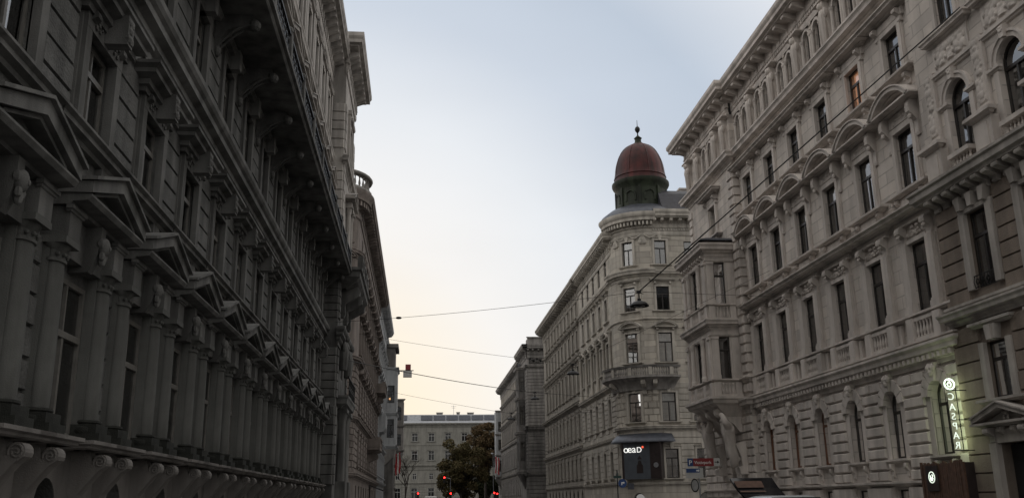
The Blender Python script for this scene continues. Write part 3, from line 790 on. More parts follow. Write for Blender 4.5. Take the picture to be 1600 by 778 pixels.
# far right: neighbouring building with brown rusticated lower floors
def right_brown():
    rt_=root('corner_building','building with brown banded lower floors and arched upper windows, at the right edge','building',(16,18,0))
    d0=.2; ya,yb=7.5,25.86
    bays=[23.8-2.55*j for j in range(6)]
    ops=[]; ops2=[]
    for j,c in enumerate(bays):
        ops+=[opening(-c,1.0,4.05,5.62),opening(-c,1.05,7.15,9.4)]
        ops+=[opening(-c+.1,1.25,0.1,2.85)]
        ops2+=[opening(-c,1.12,11.2,13.45,True),opening(-c,.95,15.15,17.2),opening(-c,.9,18.9,20.4)]
    mb=MB(); wall(mb,-yb,-ya,0,10.0,ops,d=d0-.04)
    part('brown_wall',mb.mesh('brown_wall',M['brown']),rt_,FR)
    mb=MB(); blocks(mb,-yb,-ya,0,6.2,.5,ops,d0-.04,d0+.03,.022,margin=.24,seed=8); blocks(mb,-yb+.0,-ya,6.85,9.85,.44,ops,d0-.04,d0+.03,.022,margin=.30,seed=9)
    part('banded_masonry',mb.mesh('banded_masonry',M['brown']),rt_,FR)
    mb=MB(); wall(mb,-yb,-ya,10.0,20.8,ops2,d=d0); shell(mb,-yb,-ya,20.8,14,front=d0)
    part('wall',mb.mesh('wall',M['cream']),rt_,FR)
    mb=MB()
    mb.hood(-yb,-ya,6.28,cornice(.42,.28),d0); mb.hood(-yb,-ya,6.72,slab(.16,.1),d0)
    part('belt_cornice',mb.mesh('belt_cornice',M['greytrim']),rt_,FR)
    mb=MB()
    mb.hood(-yb,-ya,10.2,[(0,0),(.4,.0),(.42,.08),(.5,.12),(.5,.3),(.56,.34),(.56,.42),(-.02,.46)],d0)
    u=-yb+.25
    while u<-ya-.2: bracket(mb,u,.26,9.82,10.22,.1,.42,d0); u+=.5
    part('balcony_cornice',mb.mesh('balcony_cornice',M['greytrim']),rt_,FR)
    mb=MB()
    for j,c in enumerate(bays):
        mb.box(-c-.5,-c+.5,d0+.05,d0+.24,10.66,10.76,False); mb.box(-c-.52,-c+.52,d0-.02,d0+.3,11.06,11.19,False)
        balusters(mb,-c-.48,-c+.48,10.76,11.06,d0+.16,.16,.7)
        for q in ([-c-1.275]+([-c+1.275] if j==5 else [])):
            mb.box(q-.42,q+.42,d0-.02,d0+.28,10.6,11.6,False); mb.box(q-.25,q+.25,d0+.2,d0+.31,10.78,11.45,False)
            mb.hood(q-.42,q+.42,11.6,slab(.2,.2),d0+.25)
    part('balustrade',mb.mesh('balustrade',M['creamt']),rt_,FR)
    # pilaster with relief
    mb=MB(); mb.box(-.34,.34,-.02,.2,0,.12,False); mb.box(-.3,.3,-.02,.16,.12,.24,False)
    mb.box(-.27,.27,-.02,.1,.24,2.35,False); mb.relief(-.2,.2,.3,2.28,.102,.07,10,44,5,True,34)
    mp_=mb.mesh('relief_pilaster',M['creamt'])
    # arched window surround
    mb=MB(); zs=-.56
    mb.arch(0,zs,.562,.70,-.02,.08,12); mb.arch(0,zs,.702,.78,-.02,.12,12)
    for s_ in (-1,1):
        mb.box(s_*.67-.108,s_*.67+.108,-.02,.05,-2.25,zs-.15,False); mb.hood(s_*.7-.14,s_*.7+.14,zs-.14,slab(.16,.12))
    mb.prism([(-.08,.02),(.08,.02),(.13,.36),(-.13,.36)],-.02,.2); ornament(mb,0,.2,.2,.3,.2,3,3)
    ma=mb.mesh('arched_surround',M['creamt'])
    # relief panel + sill of the upper window
    mb=MB()
    mb.hood(-.92,.92,-.3,cornice(.3,.3)); mb.box(-.92,.92,-.02,.04,-1.1,-.3,False)
    mb.relief(-.82,.82,-1.02,-.36,.045,.08,44,18,15,True,30)
    mb.hood(-1.28,1.28,-1.32,slab(.2,.12),ends=(0,0)) 
    surround(mb,0,.95,0,2.05,.16,.08)
    mr=mb.mesh('relief_panel',M['creamt'])
    # brown floor dressings
    mb=MB()
    for s_ in (-1,1): mb.box(s_*.66-.135,s_*.66+.135,-.04,.09,-2.25,.0,False)
    mb.box(-.8,.8,-.04,.07,.0,.12,False)
    for a in (-1,0,1):
        mb.prism([(a*.55-.09,.1),(a*.55+.09,.1),(a*.62+.15,.5),(a*.62-.15,.5)],-.04,.2)
    mt2=mb.mesh('keystone_surround',M['greytrim'])
    mb=MB()
    for s_ in (-1,1): mb.box(s_*.62-.12,s_*.62+.12,-.04,.08,-1.57,.0,False)
    mb.prism([(-.2,.02),(.2,.02),(.26,.42),(-.26,.42)],-.04,.16); mb.prism([(-.09,.0),(.09,.0),(.13,.42),(-.13,.42)],-.04,.22)
    mb.hood(-.8,.8,.42,slab(.16,.18)); mb.hood(-.85,.85,-1.72,slab(.14,.2))
    mt1=mb.mesh('keystone_hood',M['greytrim'])
    mb=MB()
    for s_ in (-1,1):
        mb.box(s_*.78-.16,s_*.78+.16,-.04,.12,-2.75,.0,False); bracket(mb,s_*.78,.24,.0,.42,.1,.3); bracket(mb,s_*.3,.16,.05,.42,.08,.22)
    mb.box(-.64,.64,-.04,.08,.0,.36,False); tri_pediment(mb,-1.1,1.1,.42,.36,.34,.12)
    ornament(mb,0,.68,.3,.26,.12,2,4)
    md=mb.mesh('door_pediment',M['greytrim'])
    mb=MB(); mb.box(-.6,.6,-.1,0,0,2.7); 
    for s_ in (-1,1): mb.box(s_*.3-.22,s_*.3+.22,0,.03,.3,1.2); mb.box(s_*.3-.22,s_*.3+.22,0,.03,1.35,2.0)
    mdoor=mb.mesh('door',M['black'])
    mb=MB()
    for k in range(9):
        u=-.5+k*.125; mb.tube([(u,.0,0),(u,.04,.18),(u,.0,.36)],.012,4)
    mb.tube([(-.52,0,.36),(.52,0,.36)],.018,5); mb.tube([(-.52,0,.03),(.52,0,.03)],.014,5)
    for k in range(4): mb.arch(-.38+k*.25,.19,.06,.085,-.01,.01,8,0,2*PI)
    mrail=mb.mesh('window_railing',M['iron'])
    for j,c in enumerate(bays):
        part('pilaster',mp_,rt_,FR,-c-1.275,d0,11.8)
        part('window_surround',ma,rt_,FR,-c,d0,13.45); part('relief_panel',mr,rt_,FR,-c,d0,15.15)
        part('window_surround',mt2,rt_,FR,-c,d0,9.4); part('window_hood',mt1,rt_,FR,-c,d0,5.62); part('door_pediment',md,rt_,FR,-c+.1,d0,2.85)
        part('door',mdoor,rt_,FR,-c+.1,d0-.3,.1)
        part('window_railing',mrail,rt_,FR,-c,d0+.02,7.16)
        add_window(rt_,FR,-c,11.2,1.12,2.25,d=d0-.14,arch=True,styles=(6,0)); add_window(rt_,FR,-c,15.15,.95,2.05,d=d0-.08,styles=(0,6))
        add_window(rt_,FR,-c,18.9,.9,1.5,d=d0-.2,styles=(6,))
        add_window(rt_,FR,-c,7.15,1.05,2.25,d=d0-.14,styles=(0,0,6)); add_window(rt_,FR,-c,4.05,1.0,1.57,d=d0-.14,styles=(6,5))
    mb=MB(); roofline(mb,-yb,-ya,20.5,1.68,.92,.96,.3,.62,d=d0)
    part('roof_cornice',mb.mesh('roof_cornice',M['creamt']),rt_,FR)
    mb=MB(); mb.prof_u([(.6,22.2),(.5,22.35),(-5,24.6),(-13,24.6),(-13,22.2)],-yb,-ya)
    part('roof',mb.mesh('roof',M['slate']),rt_,FR)
right_brown()

# =============================================================================
# LEFT: long sooty palace (wall on x = -5, u = y)
FL=Frame(-5,0,R_(90))
def palace():
    rt_=root('palace','dark sooty palace with paired columns, small pediments and a long iron balcony','building',(-5,25,0))
    s=2.87; bays=[13.3+s*k for k in range(-4,12)]
    ya,yr0,yr1=bays[0]-1.44,46.7,53.2
    dr=.78
    ZT=24.9; ZP=25.5
    ops=[]
    for c in bays:
        ops+=[opening(c,.72,.75,1.9,True),opening(c,1.4,2.45,4.62),opening(c+.1,1.15,6.78,8.28),opening(c,1.0,10.45,12.1),opening(c,1.05,13.15,16.9),opening(c,1.0,19.6,22.1)]
    mb=MB(); wall(mb,ya,yr0,0,ZT,ops); shell(mb,ya,yr1,ZT,15)
    part('wall',mb.mesh('wall',M['palace']),rt_,FL)
    # projecting corner pavilion
    rc=50.0
    rops=[opening(rc,1.5,.2,4.4),opening(rc,1.3,7.9,10.6,True),opening(rc,1.2,13.6,17.2),opening(rc,1.1,19.6,22.1)]
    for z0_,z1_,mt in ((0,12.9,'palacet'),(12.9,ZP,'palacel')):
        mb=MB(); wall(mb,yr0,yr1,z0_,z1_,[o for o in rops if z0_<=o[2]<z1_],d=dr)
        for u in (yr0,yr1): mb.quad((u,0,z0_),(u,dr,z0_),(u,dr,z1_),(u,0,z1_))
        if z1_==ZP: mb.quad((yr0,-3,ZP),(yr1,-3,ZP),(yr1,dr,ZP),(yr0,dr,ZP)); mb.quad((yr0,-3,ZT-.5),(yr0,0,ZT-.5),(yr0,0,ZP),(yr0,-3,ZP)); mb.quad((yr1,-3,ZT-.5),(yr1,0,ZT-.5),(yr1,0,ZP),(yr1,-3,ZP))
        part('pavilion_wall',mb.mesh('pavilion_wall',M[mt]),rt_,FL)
    # rusticated bands of the pavilion's return and corners
    FP=Frame(-5,yr0,0)
    for za,zb,h in ((2.4,6.2,.46),(6.6,9.1,.42),(10.6,12.5,.42),(13.3,19.0,.5),(19.8,22.4,.5)):
        mb=MB(); blocks(mb,.0,dr,za,zb,h,[],-.0,.07,.035,seed=4); part('return_masonry',mb.mesh('return_masonry',M['palacet'] if zb<13 else M['palacel']),rt_,FP)
        for q,(a,b) in enumerate(((yr0,yr0+.8),(yr1-.8,yr1))):
            mb=MB(); blocks(mb,a,b,za,zb,h,[],dr-.0,dr+.07,.035,seed=5); part('quoin',mb.mesh('quoin',M['palacet'] if zb<13 else M['palacel']),rt_,FL)
    # banded piers: mid storey and upper storeys
    for nm,za,zb,h,lst,mg,mt in (('mid_masonry',5.9,8.75,.42,[o for o in ops if o[2]==6.78],.34,'palace'),('upper_masonry',10.35,12.6,.42,[o for o in ops if o[2]==10.45],.3,'palace'),('column_bay_masonry',2.5,4.95,.38,[o for o in ops if o[2]==2.45],.1,'palace'),('basement_masonry',.0,1.35,.45,[o for o in ops if o[4]],.12,'palaced')):
        edges=[ya]+[c for o in lst for c in ((o[0]-mg),(o[1]+mg))]+[yr0]
        for q in range(0,len(edges),2):
            mb=MB(); blocks(mb,edges[q],edges[q+1],za,zb,h,[],-.0,.055,.018,seed=6+q,gap=.02); part(nm,mb.mesh(nm,M[mt]),rt_,FL)
    # string courses
    mb=MB(); mb.hood(ya,yr0,9.22,[(0,0),(.05,0),(.05,.2),(.1,.24),(.16,.3),(.16,.42),(.3,.5),(.3,.64),(.36,.7),(.4,.78),(.4,.9),(-.02,1.0)],0,(0,0))
    mb.hood(ya,yr0,8.86,slab(.1,.07),0,(0,0))
    mb.hood(yr0,yr1,9.22,[(0,0),(.05,0),(.05,.2),(.1,.24),(.16,.3),(.16,.42),(.3,.5),(.3,.64),(.36,.7),(.4,.78),(.4,.9),(-.02,1.0)],dr)
    part('string_course',mb.mesh('string_course',M['palacet']),rt_,FL)
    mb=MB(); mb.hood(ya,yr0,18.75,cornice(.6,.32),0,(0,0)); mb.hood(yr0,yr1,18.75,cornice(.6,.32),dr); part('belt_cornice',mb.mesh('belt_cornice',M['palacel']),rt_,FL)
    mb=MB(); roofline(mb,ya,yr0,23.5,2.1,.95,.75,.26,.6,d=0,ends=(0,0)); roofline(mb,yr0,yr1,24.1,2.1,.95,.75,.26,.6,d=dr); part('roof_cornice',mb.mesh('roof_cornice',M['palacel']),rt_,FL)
    mb=MB(); mb.prof_u([(.6,25.6),(.5,25.7),(-5,27.3),(-14,27.3),(-14,25.6)],ya,yr0-.1); part('roof',mb.mesh('roof',M['slate']),rt_,FL)
    mb=MB(); mb.hood(ya,yr0,2.28,slab(.12,.1),0,(0,0)); mb.hood(ya,yr0,1.38,slab(.14,.12),0,(0,0)); part('plinth_course',mb.mesh('plinth_course',M['palaced']),rt_,FL)
    mb=MB(); wall(mb,ya,yr0,1.36,2.3,[opening(c,.72,1.36,1.9,True) for c in bays],d=.012,reveal=.02); part('basement_wall',mb.mesh('basement_wall',M['palaced']),rt_,FL)
    # ---------- shared dressings
    # column + base
    mb=MB(); mb.lathe([(.19,2.7),(.2,2.9),(.198,3.5),(.182,4.5),(.172,4.62),(.21,4.63),(.21,4.67),(.18,4.68),(.18,4.78),(.25,4.84),(.26,4.86)],0,.16,18,sq=.6)
    mb.box(-.25,.25,-.02,.36,4.86,4.95,False)
    for a in (-50,-15,20,55): mb.ball(.21*math.sin(R_(a)),.16+.13*math.cos(R_(a)),4.73,.03,.03,.03,6,4)
    mcol=mb.mesh('column',M['palaceb'],True)
    mb=MB(); mb.box(-.2,.2,-.02,.14,2.4,4.95,False); mjamb=mb.mesh('pier',M['palaceb'])
    mb=MB(); mb.box(-.27,.27,-.02,.42,2.4,2.53,False); mb.lathe([(.27,2.53),(.29,2.57),(.28,2.62),(.235,2.64),(.225,2.67),(.25,2.69),(.24,2.72),(.19,2.73)],0,.16,16,sq=.7); mb.box(-.25,.25,-.02,.36,2.53,2.66,False)
    mbase=mb.mesh('column_base',M['blackened'],True)
    # pedestal console with scroll
    mb=MB()
    mb.hood(-.24,.24,2.28,[(.42,0),(.46,.02),(.46,.05),(.52,.07),(.52,.12),(-.02,.125)])
    pr=[(-.02,1.4),(.06,1.4),(.08,1.52),(.15,1.68),(.27,1.84),(.40,2.0)]
    for i in range(11):
        a=R_(-30+i*24); pr.append((.42+.1*math.cos(a),2.13+.11*math.sin(a)))
    pr+=[(.26,2.28),(-.02,2.28)]
    mb.prof_u(pr,-.12,.12)
    for s_ in (-1,1):
        sp=[]
        for i in range(22):
            a=R_(200-i*32); r=.095*(1-i/24)
            sp.append((s_*.125,.42+r*math.cos(a),2.13+r*math.sin(a)))
        mb.tube(sp,.014,5)
    mscr=mb.mesh('scroll_console',M['palaced'])
    # entablature + pediment
    mb=MB()
    for s_ in (-1,1): mb.box(s_*.93-.21,s_*.93+.21,-.02,.36,4.952,5.36,False)
    mb.box(-.71,.71,-.02,.2,4.8,5.37,False)
    mb.hood(-1.15,-.72,5.27,slab(.1,.06),.35); mb.hood(.72,1.15,5.27,slab(.1,.06),.35)
    mb.prof_u([(-.02,5.375),(.36,5.38),(.38,5.42),(.58,5.44),(.62,5.5),(.62,5.53),(-.02,5.54)],-1.19,1.19)
    for s_ in (-1,1):
        mb.prism([(s_*1.22,5.535),(s_*1.22,5.70),(0,6.12),(0,5.92)],-.02,.64); mb.prism([(s_*1.26,5.702),(s_*1.26,5.75),(0,6.17),(0,6.122)],-.02,.70)
        mb.prism([(s_*1.0,5.54),(s_*.9,5.62),(0,5.92),(0,5.86)],-.02,.56)
    mb.prism([(-1.1,5.53),(1.1,5.53),(0,5.95)],-.02,.36)
    mb.prof_u([(-.02,4.7),(.28,4.72),(.36,4.9),(.42,5.2),(.42,5.38),(-.02,5.38)],-.09,.09)
    mped=mb.mesh('pediment',M['palacet'])
    # carved head keystone
    mb=MB(); mb.ball(0,.44,5.1,.09,.09,.14,10,8); mb.ball(0,.52,5.08,.022,.03,.04,6,4)
    for s_ in (-1,1): mb.ball(s_*.07,.42,5.14,.05,.07,.08,6,4); mb.ball(s_*.05,.44,4.96,.045,.05,.07,6,4)
    mb.ball(0,.43,4.9,.05,.06,.09,6,4)
    mhead=mb.mesh('carved_head',M['palacet'],True)
    # sill block with scrolls under the mid-storey window, behind the pediments
    mb=MB()
    mb.hood(-1.18,1.18,6.5,[(0,0),(.1,.0),(.12,.06),(.22,.09),(.22,.16),(.28,.2),(.28,.24),(-.02,.26)])
    for s_ in (-1,1):
        mb.prism([(s_*.55,5.75),(s_*1.25,5.75),(s_*1.2,6.2),(s_*.9,6.5),(s_*.55,6.5)][::s_],-.02,.1)
        mb.lathe([(.0,0)],0,0,3) if False else None
        mb.ball(s_*.92,.12,6.2,.17,.08,.17,10,6); mb.ball(s_*.92,.2,6.2,.07,.06,.07,8,5)
        ornament(mb,s_*.7,6.0,.3,.3,.1,3,3)
    msill=mb.mesh('window_sill',M['palacet'])
    # mid storey surround and hood
    mb=MB()
    surround(mb,0,1.15,-1.5,0,.22,.12)
    for s_ in (-1,1): bracket(mb,s_*.6,.16,-.02,.3,.08,.22)
    mb.hood(-.78,.78,.22,[(0,0),(.16,.0),(.18,.08),(.24,.1),(.24,.2),(.38,.26),(.38,.34),(.46,.4),(.46,.46),(-.02,.48)])
    mb.prism([(-.11,.05),(.11,.05),(.15,.52),(-.15,.52)],-.02,.47); ornament(mb,0,.3,.3,.4,.46,7,5); ornament(mb,0,.2,1.1,.2,.14,9,6)
    mmid=mb.mesh('keystone_hood',M['palacet'])
    # third storey
    mb=MB()
    surround(mb,0,1.0,-1.65,0,.24,.12)
    mb.hood(-.72,.72,.2,cornice(.3,.3)); mb.prism([(-.12,.0),(.12,.0),(.18,.5),(-.18,.5)],-.02,.36); ornament(mb,0,.3,.3,.3,.34,7,4)
    mthird=mb.mesh('upper_hood',M['palacet'])
    # curved balcony bracket
    mb=MB()
    pr=[(-.02,11.85),(.06,11.85),(.1,11.95),(.16,12.2),(.32,12.42),(.58,12.52),(.86,12.55),(.95,12.7),(.9,12.84),(-.02,12.84)]
    inner=[(-.02,12.1),(.06,12.1)]
    mbr=MB(); mbr.prof_u(pr,-.12,.12)
    for i in range(2):
        mbr.ball(0,(.92,.08)[i],(12.62,11.92)[i],.17,(.16,.1)[i],.15,10,6)
    for s_ in (-1,1):
        mbr.tube([(s_*.1,.06+.8*t,11.95+.62*math.sin(t*PI/2)) for t in [i/8 for i in range(9)]],.03,5)
    mbrk=mbr.mesh('balcony_bracket',M['palace'])
    # fourth storey: columns and pediment
    mb=MB()
    for s_ in (-1,1):
        mb.lathe([(.17,-3.65),(.17,-3.4),(.13,-3.35),(.12,-.35),(.17,-.1),(.18,.0)],s_*.8,.16,10)
        mb.box(s_*.8-.22,s_*.8+.22,-.02,.4,.0,.1,False); ornament(mb,s_*.8,-.15,.2,.25,.26,4,3)
    mb.box(-.6,.6,-.02,.12,-.02,.2,False); mb.box(-1.0,1.0,-.02,.34,.1,.34,False)
    ornament(mb,0,.1,.6,.4,.24,3,6)
    tri_pediment(mb,-1.0,1.0,.36,.5,.52,.14)
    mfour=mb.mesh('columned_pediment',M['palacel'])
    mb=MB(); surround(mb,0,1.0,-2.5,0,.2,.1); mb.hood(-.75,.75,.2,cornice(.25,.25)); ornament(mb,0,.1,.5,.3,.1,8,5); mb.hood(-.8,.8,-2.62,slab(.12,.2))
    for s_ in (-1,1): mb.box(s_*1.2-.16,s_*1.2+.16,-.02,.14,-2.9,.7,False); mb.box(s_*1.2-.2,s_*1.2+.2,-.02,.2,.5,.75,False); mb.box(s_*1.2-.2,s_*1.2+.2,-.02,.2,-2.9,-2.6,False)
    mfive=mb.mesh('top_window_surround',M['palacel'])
    for i,c in enumerate(bays):
        part('pediment',mped,rt_,FL,c); part('carved_head',mhead,rt_,FL,c); part('window_sill',msill,rt_,FL,c)
        part('window_hood',mmid,rt_,FL,c+.1,0,8.28); part('window_hood',mthird,rt_,FL,c,0,12.1); part('window_hood',mfour,rt_,FL,c,0,16.9); part('window_surround',mfive,rt_,FL,c,0,22.1)
        for s_ in (-1,1):
            part('column',mcol,rt_,FL,c+s_*.93); part('column_base',mbase,rt_,FL,c+s_*.93); part('scroll_console',mscr,rt_,FL,c+s_*.93); part('pier',mjamb,rt_,FL,c+s_*.92)
        part('balcony_bracket',mbrk,rt_,FL,c+s/2)
        add_window(rt_,FL,c,2.45,1.4,2.17,d=.0,frame='framem',transom=.64,styles=(6,6,6),bars=1)
        add_window(rt_,FL,c,.75,.72,1.15,d=-.3,arch=True,styles=(6,4) if i in (4,5) else (6,))
        add_window(rt_,FL,c+.1,6.78,1.15,1.5,d=-.06,frame='framem',styles=(6,3)); add_window(rt_,FL,c,10.45,1.0,1.65,d=-.06,frame='framem',styles=(6,))
        add_window(rt_,FL,c,13.15,1.05,3.75,d=-.08,frame='framem',styles=(6,)); add_window(rt_,FL,c,19.6,1.0,2.5,d=-.08,frame='framem',styles=(6,))
    # long balcony with iron railing
    mb=MB(); mb.prof_u([(-.02,12.84),(1.3,12.84),(1.34,12.9),(1.34,12.95),(1.42,12.98),(1.42,13.1),(-.02,13.12)],ya,yr0-.02); part('balcony',mb.mesh('balcony',M['palacet']),rt_,FL)
    mb=MB()
    mb.box(ya,yr0,1.31,1.36,13.12,13.17); mb.box(ya,yr0,1.29,1.38,13.84,13.9)
    u=ya+.1
    while u<yr0:
        mb.arch(u,13.5,.13,.165,1.325,1.345,8,0,2*PI); mb.arch(u,13.36,.06,.09,1.325,1.345,6,0,2*PI); mb.arch(u+.17,13.62,.07,.1,1.325,1.345,6,0,2*PI)
        mb.arch(u+.17,13.32,.09,.12,1.325,1.345,6,0,2*PI)
        mb.box(u+.16,u+.18,1.325,1.345,13.17,13.84); u+=.34
    part('balcony_railing',mb.mesh('balcony_railing',M['iron']),rt_,FL)
    for c in bays:
        mb=MB(); mb.box(c+s/2-.14,c+s/2+.14,1.2,1.4,13.11,13.95); mb.ball(c+s/2,1.3,14.05,.13,.13,.13,8,5); part('balcony_post',mb.mesh('balcony_post',M['palacet']),rt_,FL)
    # pavilion: portal columns, balconies, windows
    for z0,h,w in ((.2,4.2,1.5),): 
        o=part('door',bpy.data.meshes['door'] if 'door' in bpy.data.meshes else None,rt_,FL,rc,dr-.3,.2)
    add_window(rt_,FL,rc,7.9,1.3,2.7,d=dr-.2,arch=True,styles=(6,)); add_window(rt_,FL,rc,13.6,1.2,3.6,d=dr-.2,styles=(6,)); add_window(rt_,FL,rc,19.6,1.1,2.5,d=dr-.2,styles=(6,))
    part('window_surround',mfive,rt_,FL,rc,dr,22.1); part('window_hood',mfour,rt_,FL,rc,dr,17.2)
    for y in (48.5,49.2,51.2,51.9):
        mb=MB(); mb.lathe([(.2,2.6),(.19,2.65),(.17,5.6),(.24,5.9),(.25,6.0)],y,dr+.2,12); mb.box(y-.25,y+.25,dr,dr+.5,1.2,2.6); mb.box(y-.25,y+.25,dr,dr+.5,6.0,6.2); part('portal_column',mb.mesh('portal_column',M['palacet'],True),rt_,FL)
    mb=MB(); mb.hood(48.1,52.3,6.2,[(.2,0),(.3,.1),(.5,.2),(.55,.42),(.6,.5),(.6,.6),(-.02,.62)],dr); part('portal_balcony',mb.mesh('portal_balcony',M['palacet']),rt_,FL)
    mb=MB()
    for y in [48.0+.22*i for i in range(20)]: mb.arch(y,7.25,.08,.11,dr+.55,dr+.58,6,0,2*PI); mb.box(y+.1,y+.12,dr+.55,dr+.58,6.8,7.7)
    mb.box(47.6,52.8,dr+.52,dr+.6,7.7,7.78); part('portal_railing',mb.mesh('portal_railing',M['iron']),rt_,FL)
    mb=MB()
    mb.hood(47.7,52.8,12.3,[(.3,0),(.5,.1),(.9,.3),(1.05,.45),(1.05,.75),(1.15,.8),(1.15,.95),(-.02,.97)],dr)
    for y in (48.2,50.2,52.3): bracket(mb,y,.4,10.9,12.6,.25,1.0,dr)
    part('pavilion_balcony',mb.mesh('pavilion_balcony',M['palacet']),rt_,FL)
    mb=MB()
    for (a,b) in ((47.7,49.0),(49.4,51.1),(51.5,52.8)): balusters(mb,a,b,13.27,13.95,dr+1.0,.22,1.0)
    for y in (47.7,49.2,51.3,52.8): mb.box(y-.2,y+.2,dr+.85,dr+1.13,13.26,14.0)
    mb.box(47.6,52.9,dr+.88,dr+1.12,13.96,14.1)
    part('pavilion_balustrade',mb.mesh('pavilion_balustrade',M['palacet']),rt_,FL)
    for y in (48.6,51.8):
        mb=MB(); mb.lathe([(.2,.0),(.24,.4),(.3,.9),(.2,1.3),(.1,1.5)],y,dr+.2,8); mb.ball(y,dr+.35,1.66,.16,.17,.2,8,6); mb.ball(y-.25,dr+.25,1.2,.12,.12,.3,6,5); mb.ball(y+.25,dr+.25,1.2,.12,.12,.3,6,5)
        part('herm_statue',mb.mesh('herm_statue',M['palacet'],True),rt_,FL,0,0,8.2)
palace()

# =============================================================================
# generic facade for the buildings farther down the street
def dressing(name,kind,w,h,mat,t=.16,sill=True):
    mb=MB()
    surround(mb,0,w,-h,0,t,.08)
    if sill: mb.hood(-w/2-t-.05,w/2+t+.05,-h-.16,slab(.15,.2))
    if kind in('flat','tri','seg'):
        for s_ in (-1,1): bracket(mb,s_*(w/2+t*.6),.16,-.1,t+.24,.06,.24)
        if kind=='flat': mb.hood(-w/2-t-.06,w/2+t+.06,t+.22,cornice(.26,.32)); ornament(mb,0,t+.1,w*.8,.18,.08,5,5)
        if kind=='tri': tri_pediment(mb,-w/2-t-.08,w/2+t+.08,t+.2,.4,.34,.12)
        if kind=='seg': seg_pediment(mb,-w/2-t-.08,w/2+t+.08,t+.2,.46,.34,.12); ornament(mb,0,t+.1,w*.8,.18,.08,6,5)
    if kind=='key': mb.prism([(-.1,.0),(.1,.0),(.17,.42),(-.17,.42)],-.02,.16); mb.hood(-w/2-t,w/2+t,t,slab(.12,.12))
    return mb.mesh(name,mat)
def facade(rt_,fr,u0,u1,H,rows,bays,mw,mt,cornices=(),roof=None,depth=12,rust=(),frame='frame',do_shell=True,ends=(1,1),styles=(6,0,3,6),curt=True,mr=None,rsp=.8,extra_ops=(),mshadow=None):
    ops=list(extra_ops)
    for c in bays:
        for (z0,z1,w,ar,kind) in rows: ops.append(opening(c,w,z0,z1,ar))
    mb=MB(); wall(mb,u0,u1,0,H,ops)
    if do_shell: shell(mb,u0,u1,H,depth)
    part('wall',mb.mesh('wall',M[mw]),rt_,fr)
    for (za,zb,h,L,c_) in rust:
        mb=MB(); blocks(mb,u0,u1,za,zb,h,ops,0,.07,c_,L=L,margin=.2,seed=int(za*7)); part('rusticated_masonry',mb.mesh('rusticated_masonry',M[mr or mt]),rt_,fr)
    for (z,h,p_) in cornices:
        mb=MB(); mb.hood(u0,u1,z,cornice(h,p_) if h>.25 else slab(h,p_),0,ends); part('belt_cornice',mb.mesh('belt_cornice',M[mt]),rt_,fr)
    if roof:
        z,h,p_=roof; mb=MB(); roofline(mb,u0,u1,z,h,p_,rsp,.24,ends=ends); part('roof_cornice',mb.mesh('roof_cornice',M[mt]),rt_,fr)
    for (z0,z1,w,ar,kind) in rows:
        me=dressing('window_surround',kind,w,z1-z0,M[mt]) if kind else None
        for c in bays:
            if me: part('window_surround',me,rt_,fr,c,0,z1)
            add_window(rt_,fr,c,z0,w,z1-z0,d=-.1,arch=ar,frame=frame,styles=styles,curt=curt)

